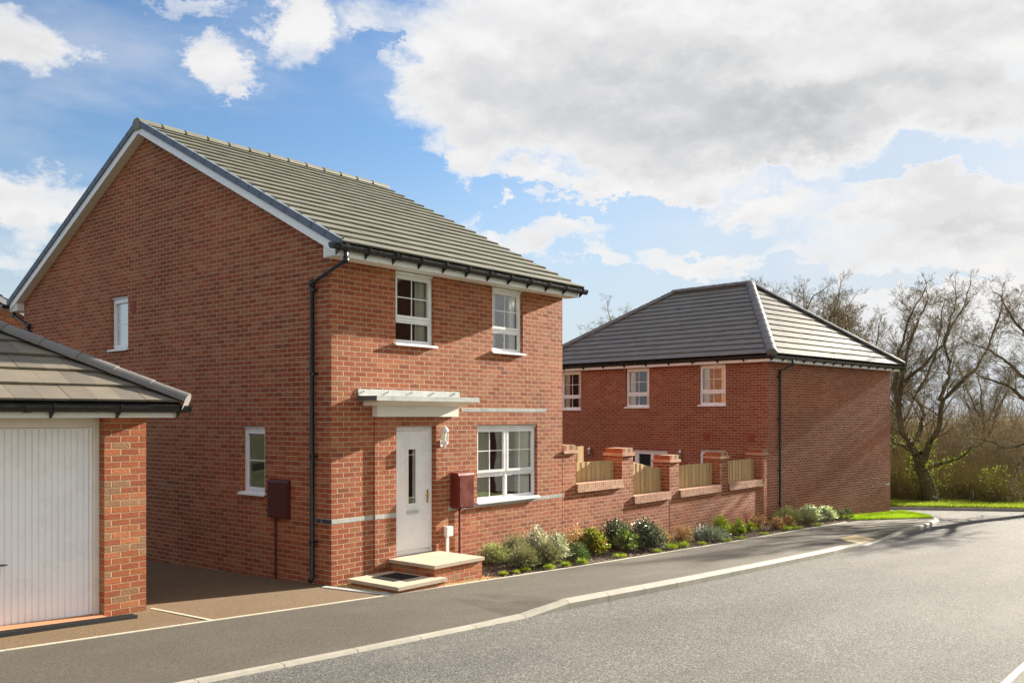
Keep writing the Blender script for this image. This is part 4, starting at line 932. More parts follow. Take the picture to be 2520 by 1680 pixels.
# ================================================================== FENCES behind the garden wall
FG = 'close-board fence panels behind the garden wall'
def fence(x0, x1, y, zt, lab, n, y1=None):
    t = thing('fence', lab, 'fence', (x0, y, -.2), FG); mb = MB(); y1 = y if y1 is None else y1; rr = random.Random(int(x0*10)); st = (x1-x0)/n
    zf = zt if callable(zt) else (lambda u: zt)
    for k in range(n):
        u = (k+.5)/n; a = x0+k*st; yy = y+(y1-y)*u+(.012 if k % 2 else 0)
        mb.box((a+.001, yy, -.6), (a+st*1.12, yy+.012, zf(u)+rr.uniform(-.004, .004)))
    mb.build('boards', 'fence_wood', t); mb = MB()
    for z in (.85, .1): mb = MB(); mb.obox((x0, y+.03, z), (x1-x0, y1-y, 0), (0, .05, 0), (0, 0, .07)); mb.build('rail', 'fence_wood', t)
    return t
fence(6.155, 6.80, .262, 1.855, 'tall narrow timber fence end beside the first pier, next to the near house', 6)
fence(6.155, 7.845, .232, 1.53, 'timber fence in the first wall bay from the near house', 19)
fence(8.30, 9.88, .232, lambda u: 1.52-.235*max(0, min(1, (u-.05)/.75)), 'timber fence with a sloping top edge in the second wall bay', 18)
fence(10.33, 12.43, .232, 1.29, 'level timber fence in the third wall bay, between third and fourth pier', 23)
fence(12.90, 14.95, .232, 1.30, 'timber fence in the last wall bay, against the far house', 22)

# ================================================================== PLANTS
def leaf_mesh(Pn, D, Ln, Wn, rng, curl=.25):
    N = len(Pn); D = D/np.linalg.norm(D, axis=1, keepdims=True); S = np.cross(D, rng.normal(size=(N, 3))); S /= np.linalg.norm(S, axis=1, keepdims=True)
    Nn = np.cross(D, S); Ln = np.broadcast_to(Ln, N)[:, None]; Wn = np.broadcast_to(Wn, N)[:, None]
    a = Pn; b = Pn+D*Ln*.5+S*Wn*.5+Nn*Ln*curl*.3; c_ = Pn+D*Ln+Nn*Ln*0; d_ = Pn+D*Ln*.5-S*Wn*.5+Nn*Ln*curl*.3
    return np.stack([a, b, c_, d_], 1).reshape(-1, 3)
def np_obj(name, verts, k, mats, parent=None, faces=None):
    me = bpy.data.meshes.new(name); n = len(verts)
    if faces is None:
        nf = n//k; me.vertices.add(n); me.loops.add(n); me.polygons.add(nf)
        me.vertices.foreach_set('co', np.asarray(verts, dtype=np.float32).ravel()); me.loops.foreach_set('vertex_index', np.arange(n, dtype=np.int32))
        me.polygons.foreach_set('loop_start', np.arange(0, n, k, dtype=np.int32)); me.polygons.foreach_set('loop_total', np.full(nf, k, dtype=np.int32)); me.update(calc_edges=True)
    else:
        nf = len(faces); me.vertices.add(n); me.loops.add(nf*4); me.polygons.add(nf)
        me.vertices.foreach_set('co', np.asarray(verts, dtype=np.float32).ravel()); me.loops.foreach_set('vertex_index', np.asarray(faces, dtype=np.int32).ravel())
        me.polygons.foreach_set('loop_start', np.arange(0, nf*4, 4, dtype=np.int32)); me.polygons.foreach_set('loop_total', np.full(nf, 4, dtype=np.int32)); me.update(calc_edges=True)
    me.materials.append(M[mats]); o = bpy.data.objects.new(name, me); C.objects.link(o)
    if parent is not None: o.parent = parent; o['_org'] = tuple(parent['_org'])
    return o
KIND = {  # stems, leaves per stem, leaf length, width, start of leaves along stem, jitter, material, theta max
 'lavender': (190, 22, .034, .0065, .30, .45, 'leaf_lavender', 1.45), 'rosemary': (170, 22, .036, .007, .25, .5, 'leaf_rosemary', 1.4),
 'silver': (110, 14, .042, .021, .35, .9, 'leaf_silver_glint', 1.45), 'silver_dark': (150, 14, .045, .022, .35, .9, 'leaf_dark_glint', 1.5),
 'photinia': (40, 13, .085, .036, .35, 1.1, 'leaf_photinia', 1.35), 'laurel': (22, 14, .10, .030, .45, .9, 'leaf_laurel', 1.35),
 'orange': (80, 14, .036, .016, .25, .9, 'leaf_orange', 1.4), 'yellow': (60, 18, .042, .022, .3, 1.1, 'leaf_yellow', 1.45),
 'juniper': (130, 16, .042, .014, .2, .9, 'leaf_juniper', 1.6), 'white': (90, 15, .055, .026, .35, 1.0, 'leaf_white', 1.5), 'conifer': (230, 26, .020, .007, .3, .8, 'leaf_boxgrey', 1.55), 'box': (300, 30, .013, .008, .72, 1.2, 'leaf_box', 1.65)}
seed = [10]
def plant(name, label, cat, x, y, h, r, kind, group=None, under=None, mat2=None):
    seed[0] += 1; rng = np.random.default_rng(seed[0]); ns, nl, ll, lw_, st, jit, mt, tm = KIND[kind]
    h *= 1.0; r *= 1.18; base = np.array([x, y, G(x)+.03]); t = thing(name, label, cat, tuple(base), group)
    f = min(2.6, max(.6, (h*r)/.09)); ns = int(ns*f*1.25)
    th = tm*rng.random(ns)**.62; ph = rng.random(ns)*2*np.pi; sc_ = rng.uniform(.80, 1.10, ns)
    lump = 1+.10*np.sin(ph*3+seed[0])+.07*np.sin(ph*5+th*4)
    tip = np.stack([r*np.sin(th)*np.cos(ph)*lump, r*np.sin(th)*np.sin(ph)*lump, h*np.cos(th)+.02], 1)*sc_[:, None]
    tip[:, 2] = np.maximum(tip[:, 2], .015); rt = rng.normal(size=(ns, 3))*r*.10; rt[:, 2] = 0
    s_ = st+(1-st)*rng.random((ns, nl))**.8; bow = np.sin(s_*np.pi)*.06*h
    Pp = rt[:, None, :]*(1-s_[..., None])+tip[:, None, :]*s_[..., None]; Pp[..., 2] += bow
    D = np.broadcast_to(tip[:, None, :]-rt[:, None, :], Pp.shape); D = D/np.linalg.norm(D, axis=2, keepdims=True)+rng.normal(size=Pp.shape)*jit*.6
    Pp = Pp.reshape(-1, 3); D = D.reshape(-1, 3); n = len(Pp)
    np_obj('foliage', leaf_mesh(Pp, D, rng.uniform(.7, 1.2, n)*ll, rng.uniform(.7, 1.2, n)*lw_, rng), 4, mat2 or mt, t)
    k = min(ns, 60); a = rt[:k]; b = tip[:k]*.92; sd = np.cross(b-a, [0, 0, 1.])+1e-5; sd /= np.linalg.norm(sd, axis=1, keepdims=True); wv = .003 if kind not in ('photinia', 'laurel', 'yellow') else .005
    up_ = np.cross(sd, b-a); up_ /= np.linalg.norm(up_, axis=1, keepdims=True)
    V_ = []
    for e1, e2 in ((sd, up_), (up_, -sd), (-sd, -up_), (-up_, sd)): V_.append(np.stack([a+e1*wv, a+e2*wv, b+e2*wv*.4, b+e1*wv*.4], 1).reshape(-1, 3))
    np_obj('stems', np.concatenate(V_), 4, 'twig', t); return t
SH = 'shrub'
plant('lavender_bush', 'pale grey-green lavender just behind the upper step slab', SH, 3.30, -.30, .36, .30, 'rosemary')
plant('lavender_bush', 'darker lavender bush by the wall, below the left half of the large window', SH, 3.85, -.30, .46, .29, 'lavender')
plant('silver_shrub', 'tall silver shrub with painted sun glints against the wall under the large window', SH, 4.55, -.25, .56, .25, 'silver')
plant('conifer_shrub', 'small green-topped rounded conifer between the two glint-painted shrubs', SH, 5.15, -.35, .42, .20, 'conifer')
plant('lavender_bush', 'front left lavender mound at the pavement edge, nearest the steps', SH, 3.42, -.85, .38, .27, 'lavender')
plant('lavender_bush', 'lavender mound at the pavement edge, just right of the front left one', SH, 3.98, -.92, .40, .24, 'lavender')
plant('silver_shrub', 'silver shrub with painted sun glints at the pavement edge, left of the dark green ball', SH, 4.35, -.85, .52, .22, 'silver')
plant('orange_shrub', 'loose pale orange shrub against the wall where the house ends', SH, 5.75, -.30, .50, .26, 'orange')
plant('dwarf_pine', 'dense dark green ball shrub near the pavement edge', SH, 4.92, -.93, .31, .19, 'conifer', mat2='leaf_box')
plant('photinia_bush', 'shrub with glossy green and red leaves right of the dark green ball', SH, 5.70, -.72, .48, .27, 'photinia')
plant('dark_shrub', 'left of the two big dark glint-painted shrubs before the garden wall', SH, 7.05, -.38, .56, .33, 'silver_dark')
plant('laurel_bush', 'long-leaved green shrub in front of the two big dark shrubs', SH, 6.62, -.82, .42, .26, 'laurel')
plant('dark_shrub', 'right and larger of the two big dark glint-painted shrubs', SH, 7.45, -.80, .60, .36, 'silver_dark')
plant('orange_shrub', 'small coral shrub touching the right big dark shrub', SH, 8.25, -.75, .36, .18, 'orange')
plant('orange_shrub', 'pinkish orange shrub in front of the vertical wall joint', SH, 9.00, -.80, .36, .27, 'orange')
plant('juniper_bush', 'low spreading blue-green and silver shrub in mid bed', SH, 10.15, -.85, .30, .46, 'juniper')
plant('euonymus_bush', 'yellow-green shrub against the wall above the spreading silver one', SH, 11.75, -.35, .38, .26, 'yellow')
plant('euonymus_bush', 'taller yellow-green shrub just right of the spreading silver one', SH, 11.65, -.85, .36, .19, 'yellow')
plant('euonymus_bush', 'low yellow-green shrub beside the red stems', SH, 12.55, -.75, .24, .20, 'yellow')
plant('orange_shrub', 'orange shrub mixed with thin red stems, left of two more orange ones', SH, 13.40, -.60, .38, .24, 'orange')
plant('orange_shrub', 'narrow orange shrub, middle one of the far three', SH, 13.75, -.92, .33, .18, 'orange')
plant('orange_shrub', 'brownish orange rounded shrub, last before the far lavender', SH, 14.75, -.85, .30, .20, 'orange')
plant('rosemary_bush', 'upright pale green rosemary at the foot of the far downpipe', SH, 15.55, -.50, .46, .38, 'rosemary')
plant('lavender_bush', 'far grey lavender mound in front of the bare end wall', SH, 16.0, -.85, .36, .32, 'lavender')
plant('white_shrub', 'white variegated shrub against the end wall of the far house', SH, 17.0, -.55, .44, .34, 'white')
plant('white_shrub', 'white variegated shrub next to the first clipped ball', SH, 17.75, -.72, .40, .30, 'white')
plant('box_ball', 'smaller clipped green ball near the grass', SH, 18.38, -.80, .29, .18, 'box')
plant('box_ball', 'last clipped green ball, right beside the grass', SH, 18.78, -.98, .31, .20, 'box')
# thin red stems
t = thing('dogwood', 'thin arching red stems rising from the bed in front of the garden wall', 'shrub', (12.9, -.6, G(12.9)+.03)); mb = MB(); rr = random.Random(4)
for k in range(12):
    x = 12.9+rr.uniform(-.12, .12); a = Vector((x, -.6, G(12.9)+.02)); dx = rr.uniform(-.9, .15); pts = [a+Vector((dx*s*s*.6, rr.uniform(-.01, .01)+.2*s*rr.random(), s*rr.uniform(.45, .7))) for s in (0, .35, .7, 1)]
    mb.tube(pts, [.005, .004, .003, .0015], 4)
mb.build('stems', 'red_stem', t)
# grass tufts and weeds at the bed edge
def tuft(x, y, h, r, label, mt='leaf_yellow'):
    seed[0] += 1; rng = np.random.default_rng(seed[0]); n = 260; t = thing('grass_tuft', label, 'grass tuft', (x, y, G(x)+.02))
    ph = rng.random(n)*6.283; th = rng.random(n)*1.25; b = np.stack([np.cos(ph), np.sin(ph), 0*ph], 1)*(rng.random(n)**.5*r*.5)[:, None]
    D = np.stack([np.sin(th)*np.cos(ph), np.sin(th)*np.sin(ph), np.cos(th)], 1); np_obj('blades', leaf_mesh(b, D, rng.uniform(.5, 1.1, n)*h, .006, rng, .5), 4, mt, t)
TF = [(2.62, -1.08, .07, .10, 'first small weed beside the gravel, right of the steps'), (2.92, -1.10, .06, .09, 'second small weed right of the gravel'), (3.25, -1.02, .07, .12, 'small green plant before the front left lavender'),
      (3.72, -1.16, .10, .12, 'yellow grass tuft at the pavement edge between the two front lavenders'), (4.18, -1.18, .10, .08, 'narrow tuft under the front glint-painted shrub'), (4.66, -1.19, .13, .08, 'upright yellow tuft before the dark green ball'),
      (6.0, -1.12, .09, .22, 'bright green patch at the pavement edge before the long-leaved shrub'), (7.25, -1.2, .07, .14, 'dull tuft under the right big dark shrub'), (7.95, -1.12, .15, .18, 'left of two bright grass tufts right of the big dark shrubs'), (8.5, -1.10, .14, .16, 'right of two bright grass tufts right of the big dark shrubs'),
      (9.15, -1.2, .08, .14, 'small yellow tuft below the vertical wall joint'), (10.2, -1.25, .09, .20, 'yellow tuft before the spreading silver shrub'), (11.0, -1.24, .08, .22, 'low tuft at the right end of the spreading silver shrub'), (12.4, -1.18, .07, .2, 'low green weed before the yellow-green shrub'),
      (13.9, -1.12, .14, .18, 'bright tuft before the middle orange shrub'), (14.55, -1.15, .10, .26, 'wide yellow patch before the brownish orange shrub'), (16.0, -1.16, .08, .2, 'small tuft before the far lavender')]
for a in TF: tuft(*a)
# bark chips and gravel: uncountable
def scatter(name, n, box_, size, mt, off, flat=.35):
    seed[0] += 1; rng = np.random.default_rng(seed[0]); x = rng.uniform(box_[0], box_[1], n); u = rng.random(n)
    e = np.array([interp(EDGE, v) for v in x])+.03; tp_ = np.where(x > 15.4, -(x-15.35)*.119, 0)-.01; y = e+(tp_-e)*u
    z = -GS*x+off*np.minimum(1, u*2)+.004; c_ = np.stack([x, y, z], 1); s1 = size*rng.uniform(.5, 1.3, n)
    A = rng.normal(size=(n, 3)); A[:, 2] *= flat; A /= np.linalg.norm(A, axis=1, keepdims=True); B = np.cross(A, rng.normal(size=(n, 3))*[.4, .4, 1]); B /= np.linalg.norm(B, axis=1, keepdims=True); N_ = np.cross(A, B)
    A = A*s1[:, None]; B = B*(s1*rng.uniform(.3, .7, n))[:, None]; N_ = N_*(s1*.3)[:, None]
    q = [c_-A, c_-B, c_+A, c_+B]; top = [k+N_*.0 for k in q]; ap_ = c_+N_; bo = c_-N_
    F_ = []
    for i in range(4): F_.append(np.stack([q[i], q[(i+1) % 4], ap_], 1)); F_.append(np.stack([q[(i+1) % 4], q[i], bo], 1))
    V_ = np.stack(F_, 1).reshape(-1, 3); me_faces = None
    # shared vertices per piece so that each piece is one island
    V_ = np.stack([*q, ap_, bo], 1).reshape(-1, 3); base = np.arange(n)*6; fl = []
    for i in range(4): fl.append(np.stack([base+i, base+(i+1) % 4, base+4], 1)); fl.append(np.stack([base+(i+1) % 4, base+i, base+5], 1))
    fl = np.concatenate(fl); me = bpy.data.meshes.new(name); me.vertices.add(len(V_)); me.loops.add(len(fl)*3); me.polygons.add(len(fl))
    me.vertices.foreach_set('co', V_.astype(np.float32).ravel()); me.loops.foreach_set('vertex_index', fl.astype(np.int32).ravel()); me.polygons.foreach_set('loop_start', np.arange(0, len(fl)*3, 3, dtype=np.int32)); me.polygons.foreach_set('loop_total', np.full(len(fl), 3, dtype=np.int32)); me.update(calc_edges=True)
    me.materials.append(M[mt]); o = bpy.data.objects.new(name, me); C.objects.link(o); return o
tag(scatter('bark_mulch', 11000, (2.42, 18.9), .022, 'chip', .04), 'dark bark chips covering the planting bed along the walls', 'mulch', kind='stuff')
tag(scatter('gravel', 5200, (.03, 2.5), .013, 'stone', .008, .8), 'golden gravel around the front steps by the house corner', 'gravel', kind='stuff')
def grass(name, n, inside, h, w_, mt, label, zoff=0.):
    seed[0] += 1; rng = np.random.default_rng(seed[0]); Pt = inside(rng, n); n = len(Pt); ph = rng.random(n)*6.283; th = rng.random(n)*.7
    D = np.stack([np.sin(th)*np.cos(ph), np.sin(th)*np.sin(ph), np.cos(th)], 1)
    o = np_obj(name, leaf_mesh(Pt, D, rng.uniform(.4, 1.2, n)*h, rng.uniform(.7, 1.3, n)*w_, rng, .4), 4, mt); return tag(o, label, 'grass', kind='stuff')
def pip(poly, x, y):
    c_ = np.zeros(len(x), bool)
    for (x1_, y1_), (x2_, y2_) in zip(poly, poly[1:]+poly[:1]):
        c_ ^= ((y1_ > y) != (y2_ > y)) & (x < (x2_-x1_)*(y-y1_)/(y2_-y1_+1e-12)+x1_)
    return c_
def in_lc(rng, n):
    x = rng.uniform(18.8, 24.5, n); y = rng.uniform(-2.65, -.15, n); k = pip(LC, x, y) & (y < -(x-15.35)*.119-.01); x, y = x[k], y[k]; return np.stack([x, y, -GS*x+.02], 1)
grass('grass', 60000, in_lc, .06, .009, 'grass_blade', 'bright green grass on the corner between pavement and far house')
def in_far(rng, n):
    s_ = rng.random(n); i = rng.integers(2, 9, n); F_ = np.array(FAR); a = F_[i]; b = F_[i+1]; p_ = a+(b-a)*s_[:, None]; u = rng.random(n)**1.1*4.5; p_ = p_+np.array([.7, .7])*u[:, None]
    x = p_[:, 0]; return np.stack([p_[:, 0], p_[:, 1], -GS*np.minimum(x, 34)-.02], 1)
grass('grass', 60000, in_far, .12, .018, 'grass_far', 'rough grass verge beyond the far kerb')

# ================================================================== TREES
def tube_arrays(chains, nside):
    """chains: list of (pts, radii); returns verts and quads"""
    V_, F_, base = [], [], 0; ang = [2*math.pi*k/nside for k in range(nside)]
    for pts, rad in chains:
        prev = None; n = len(pts)
        for i in range(n):
            p = pts[i]; t0 = pts[max(i-1, 0)]; t1 = pts[min(i+1, n-1)]; tx, ty, tz = t1[0]-t0[0], t1[1]-t0[1], t1[2]-t0[2]; l = math.sqrt(tx*tx+ty*ty+tz*tz) or 1; tx /= l; ty /= l; tz /= l
            if abs(tz) < .9: ax, ay, az_ = ty, -tx, 0
            else: ax, ay, az_ = 0, tz, -ty
            l = math.sqrt(ax*ax+ay*ay+az_*az_); ax /= l; ay /= l; az_ /= l
            bx, by, bz = ay*tz-az_*ty, az_*tx-ax*tz, ax*ty-ay*tx; r = rad[i]
            for a in ang: c_, s_ = math.cos(a)*r, math.sin(a)*r; V_.append((p[0]+ax*c_+bx*s_, p[1]+ay*c_+by*s_, p[2]+az_*c_+bz*s_))
            if i:
                o_ = base+(i-1)*nside
                for k in range(nside): F_.append((o_+k, o_+(k+1) % nside, o_+nside+(k+1) % nside, o_+nside+k))
        base += n*nside
    return V_, F_
def grow(rr, p, d_, length, rad, level, out, maxl, spread=.75, up=.10, kids=(6, 6, 6, 5, 5), wig=.15, ratio=.64):
    n = max(3, 7-level); pts = [p]; rads = [rad]; st = length/n; dd = Vector(d_)
    ch = []
    for i in range(n):
        dd = (dd+Vector((rr.gauss(0, wig), rr.gauss(0, wig), rr.gauss(0, wig)+up))).normalized(); q = pts[-1]+dd*st; pts.append(q); rads.append(max(.0038, rad*(1-.8*(i+1)/n))); ch.append((q, dd.copy(), rads[-1]))
    out[min(level, 9)].append(([tuple(q) for q in pts], rads))
    if level >= maxl: return
    k = kids[min(level, len(kids)-1)]
    for j in range(k):
        f = .22+.78*(j+rr.random())/k; i = min(n-1, int(f*n)); q, dr, r_ = ch[i]; a = pts[i]; s_ = f*n-i; a = a.lerp(pts[i+1], max(0, min(1, s_)))
        ax = dr.cross(Vector((rr.gauss(0, 1), rr.gauss(0, 1), rr.gauss(0, 1)))).normalized(); ndir = (dr*math.cos(spread)+ax*math.sin(spread)*rr.uniform(.7, 1.2)).normalized()
        grow(rr, a, ndir, length*ratio*rr.uniform(.65, 1.15)*(1.1-.45*f), max(.0042, r_*.6), level+1, out, maxl, spread, up, kids, wig, ratio)
def tree_meshes(limbs, seed_, maxl, kids, scale_len=1., spread=.7, ivy=0, up=.055, trunk_n=10, wig=.21):
    """limbs: hand-placed trunk and main boughs as (points, r0, r1, bears twigs); twigs grow from them"""
    rr = random.Random(seed_); out = {k: [] for k in range(10)}; thick = []
    for pts, r0, r1, bear in limbs:
        pts = [Vector(p) for p in pts]; fine_ = []
        for a, b in zip(pts, pts[1:]):
            for s_ in (0, .34, .67): fine_.append(a.lerp(b, s_)+Vector((rr.gauss(0, .03), rr.gauss(0, .03), rr.gauss(0, .02)))*(1 if r0 < .2 else .5))
        fine_.append(pts[-1]); n = len(fine_); rad = [(r0+(r1-r0)*(i/(n-1))**.65)*.80 for i in range(n)]; thick.append(([tuple(q) for q in fine_], rad))
        if bear:
            L_ = sum((b-a).length for a, b in zip(pts, pts[1:])); k = max(5, int(L_*bear*1.35))
            for j in range(k):
                f = .12+.88*(j+rr.random())/k; i = min(n-2, int(f*(n-1))); a = fine_[i]; dr = (fine_[i+1]-fine_[i]).normalized(); ax = dr.cross(Vector((rr.gauss(0, 1), rr.gauss(0, 1), rr.gauss(0, .6)))).normalized()
                nd = (dr*math.cos(spread)+ax*math.sin(spread)+Vector((0, 0, .25))).normalized(); grow(rr, a, nd, scale_len*rr.uniform(.7, 1.3)*(1.25-.6*f), max(.010, min(.05, rad[i]*.36)), 1, out, maxl, spread, up, kids, wig)
            grow(rr, fine_[-1], (fine_[-1]-fine_[-2]).normalized(), scale_len*.9, r1, 1, out, maxl, spread, up, kids, wig)
    tv, tf = tube_arrays(thick, trunk_n); c1 = tube_arrays(out[0]+out[1]+out[2], 5); c2 = tube_arrays(sum((out[k] for k in range(3, 10)), []), 3)
    o1 = len(c1[0]); cv = c1[0]+c2[0]; cf = c1[1]+[tuple(i+o1 for i in f) for f in c2[1]]
    iv = None
    if ivy:
        rng = np.random.default_rng(seed_); P_ = []
        for (pts, rad), (lp, *_x) in zip(thick, limbs):
            for (a, b), r in zip(zip(pts, pts[1:]), rad):
                if a[2] > ivy[0] or r < .03: continue
                n = int(ivy[1]*r/.1); s_ = rng.random(n)[:, None]; P_.append(np.array(a)*(1-s_)+np.array(b)*s_+rng.normal(size=(n, 3))*(r*.75+.05))
        Pn = np.concatenate(P_); iv = leaf_mesh(Pn, rng.normal(size=Pn.shape), rng.uniform(.05, .10, len(Pn)), rng.uniform(.04, .08, len(Pn)), rng)
    return (tv, tf), (cv, cf), iv
def tree_obj(label, loc, rot, meshes, group=None, scale=1.):
    t = thing('bare_tree', label, 'tree', loc, group); t['_org'] = (0, 0, 0); t.rotation_euler = (0, 0, rot); t.scale = (scale,)*3
    if isinstance(meshes, bpy.types.Object):
        for ch in meshes.children: copy_child(ch, t, (0, 0, 0))
        return t
    (tv, tf), (cv, cf), iv = meshes; np_obj('trunk', tv, 4, 'bark', t, tf); np_obj('crown', cv, 4, 'twig', t, cf)
    if iv is not None: np_obj('ivy', iv, 4, 'leaf_ivy', t)
    return t
FWD = Vector((math.cos(YAW), math.sin(YAW), 0)); RGT = Vector((math.sin(YAW), -math.cos(YAW), 0))
def plan(px, dep): return CAM+FWD*dep+RGT*((px-1260)/2217.25*dep)          # ground position of a survey bearing
def limbs_from(survey, px0, dep, seed_):
    """boughs surveyed as (sideways, up) in metres from the trunk foot, with their own depth wander"""
    rr = random.Random(seed_); out = []; k = 2217.25/dep
    for pts, r0, r1, bear, dy in survey:
        n = len(pts); q = []
        for i, (x, y) in enumerate(pts):
            dpt = dy*(i/max(1, n-1))+(rr.gauss(0, .1) if 0 < i else 0)
            q.append(RGT*((x-px0)/k)+FWD*dpt+Z*((1238-y)/k))
        out.append((q, r0, r1, bear))
    return out
dA = 37.0; bA = plan(2290, dA); bA.z = -1.12
SA = [([(2292, 1240), (2284, 1190), (2270, 1150), (2255, 1115)], .42, .26, 0, 0), ([(2255, 1115), (2226, 1062), (2214, 1000), (2225, 940), (2242, 880), (2256, 820), (2282, 770), (2300, 738)], .21, .035, 3.2, .6),
      ([(2214, 1000), (2200, 955), (2194, 900), (2206, 845), (2214, 790), (2232, 752)], .14, .03, 3.2, -.9), ([(2268, 1145), (2286, 1090), (2305, 1050), (2312, 985), (2345, 950), (2392, 908), (2420, 860), (2440, 800), (2452, 765)], .20, .03, 3.2, -.4),
      ([(2312, 985), (2336, 930), (2346, 890), (2340, 840), (2360, 790), (2374, 745)], .12, .03, 3.4, .9), ([(2255, 1085), (2272, 1040), (2280, 1018), (2263, 978), (2292, 930), (2322, 880), (2346, 820), (2350, 770)], .13, .03, 3.4, 1.4),
      ([(2285, 1150), (2330, 1135), (2360, 1120), (2372, 1098), (2402, 1085)], .10, .03, 2.6, -.8), ([(2240, 1105), (2212, 1090), (2194, 1062), (2180, 1040)], .10, .03, 2.6, .6), ([(2226, 940), (2262, 900), (2300, 852), (2320, 802), (2338, 758)], .11, .03, 3.4, -1.2)]
tA = tree_obj('large bare oak with ivy on its trunk, right of the far house', tuple(bA), 0, tree_meshes(limbs_from(SA, 2290, dA, 3), 5, 4, (5, 5, 5, 4), 1.3, .78, (2.6, 45)))
dB = 34.0; bB = plan(2590, dB); bB.z = -1.15
SB = [([(2590, 1240), (2586, 1150), (2590, 1050), (2600, 960)], .40, .25, 0, 0), ([(2592, 1010), (2530, 965), (2480, 930), (2440, 915), (2405, 905)], .14, .03, 3., -.3), ([(2600, 985), (2550, 930), (2500, 880), (2460, 850), (2425, 830)], .14, .03, 3.2, .5),
      ([(2600, 960), (2570, 880), (2540, 810), (2505, 760), (2480, 725)], .14, .03, 3.4, .2), ([(2600, 960), (2600, 860), (2570, 780), (2540, 710)], .16, .03, 3.4, -.8), ([(2592, 1060), (2540, 1062), (2490, 1080), (2455, 1070), (2425, 1060)], .10, .025, 2.6, .2),
      ([(2600, 960), (2640, 880), (2660, 800), (2650, 720)], .18, .03, 3.2, 0), ([(2600, 1000), (2660, 950), (2710, 900), (2740, 840)], .15, .03, 3.2, .6), ([(2590, 1100), (2540, 1085), (2500, 1110), (2470, 1150)], .07, .02, 2.5, -.6)]
tB = tree_obj('bare oak whose twisting branches reach in from the right edge', tuple(bB), 0, tree_meshes(limbs_from(SB, 2590, dB, 8), 9, 4, (5, 5, 5, 4), 1.3, .80, (2.0, 30)))
SG = [([(0, 1238), (3, 1150), (-4, 1080)], .34, .24, 0, 0), ([(-4, 1085), (-40, 1000), (-60, 920), (-90, 850), (-110, 800)], .16, .03, 2.9, .4), ([(-4, 1080), (-10, 980), (10, 880), (0, 800), (15, 735)], .18, .03, 2.9, -.4), ([(-2, 1090), (45, 1010), (70, 930), (105, 860), (120, 800)], .16, .03, 2.9, .3),
      ([(0, 1000), (-30, 900), (-40, 820), (-55, 750)], .12, .03, 3., 1.3), ([(5, 960), (35, 880), (50, 810), (60, 745)], .12, .03, 3., -1.4), ([(0, 1060), (-20, 1000), (-10, 920), (-25, 840)], .12, .03, 3., 2.0), ([(0, 1060), (20, 980), (15, 900), (40, 830)], .12, .03, 3., -2.2)]
mG = tree_meshes(limbs_from(SG, 0, 36, 12), 21, 4, (5, 5, 5, 4), 1.3, .78)
TG = 'bare trees behind the far house'
def gtree(px, dep, topy, rot, lab, src=None):
    b = plan(px, dep); b.z = -1.2; zt_ = 2.48+(1022.6-topy)/2217.25*dep; sc_ = (zt_+1.2)/9.3
    return tree_obj(lab, tuple(b), rot, src or mG, TG, sc_)
t1 = gtree(1965, 44, 678, .3, 'tallest bare tree rising behind the right slope of the far roof')
gtree(2085, 42, 728, 2.2, 'bare tree between the far roof and the ivy-clad oak', t1)
gtree(1885, 50, 716, 4.0, 'bare tree showing just right of the far roof peak', t1)
gtree(1915, 46, 690, 5.1, 'bare tree partly hidden by the tallest one behind the far roof', t1)
gtree(2035, 47, 694, 1.7, 'bare tree with dense twigs right of the tallest one', t1)
gtree(1580, 62, 728, 1.2, 'bare tree tip showing above the left slope of the far roof', t1)
gtree(1495, 66, 800, 5.0, 'small tree tip low on the left of the far roof', t1)
gtree(2420, 52, 880, 3.3, 'lower bare tree in the thicket right of the ivy-clad oak', t1)
gtree(2200, 50, 820, .9, 'bare tree behind the ivy-clad oak, near the house edge', t1)
# thicket: nobody could count it
def brush(name, n, fn, hmin, hmax, mt, label, rad, seg=5, lean=.8):
    seed[0] += 1; rng = np.random.default_rng(seed[0]); p = fn(rng, n); n = len(p); h = rng.uniform(hmin, hmax, n)*(.6+.4*rng.random(n))*(1+.22*np.sin(p[:, 0]*.45)+.14*np.sin(p[:, 1]*.9+p[:, 0]*.2)); az_ = rng.random(n)*6.283; le = np.abs(rng.normal(size=n))*lean
    rings = []; d0 = np.stack([np.cos(az_)*np.sin(le), np.sin(az_)*np.sin(le), np.cos(le)], 1); q = p.copy(); pts = [q]
    for i in range(seg):
        d0 = d0+rng.normal(size=(n, 3))*.42+[0, 0, .08]; d0 /= np.linalg.norm(d0, axis=1, keepdims=True); q = q+d0*(h/seg)[:, None]; pts.append(q)
    V_ = []
    for i, q in enumerate(pts):
        r = rad*(1-.75*i/seg)*rng.uniform(.8, 1.2, n)
        for k in range(3): a = 2.094*k; V_.append(q+np.stack([np.cos(a)*r, np.sin(a)*r, 0*r], 1))
    V_ = np.stack(V_, 1).reshape(-1, 3); m_ = 3*(seg+1); base = np.arange(n)*m_; F_ = []
    for i in range(seg):
        for k in range(3): F_.append(np.stack([base+i*3+k, base+i*3+(k+1) % 3, base+(i+1)*3+(k+1) % 3, base+(i+1)*3+k], 1))
    return tag(np_obj(name, V_, 4, mt, None, np.concatenate(F_)), label, 'thicket', kind='stuff'), pts
def belt(d0, d1, x0, x1, zb, clump=.0):
    def f(rng, n):
        px = rng.uniform(x0, x1, n); dep = rng.uniform(d0, d1, n)+1.0*np.sin(px*.03); k = (px-1260)/2217.25*dep
        return np.stack([CAM.x+FWD.x*dep+RGT.x*k, CAM.y+FWD.y*dep+RGT.y*k, np.full(n, zb)], 1)
    return f
o1, p1 = brush('undergrowth', 30000, belt(38.0, 44, 2020, 2900, -1.35), .5, 3.3, 'brush', 'brown tangled undergrowth along the edge of the wood', .009)
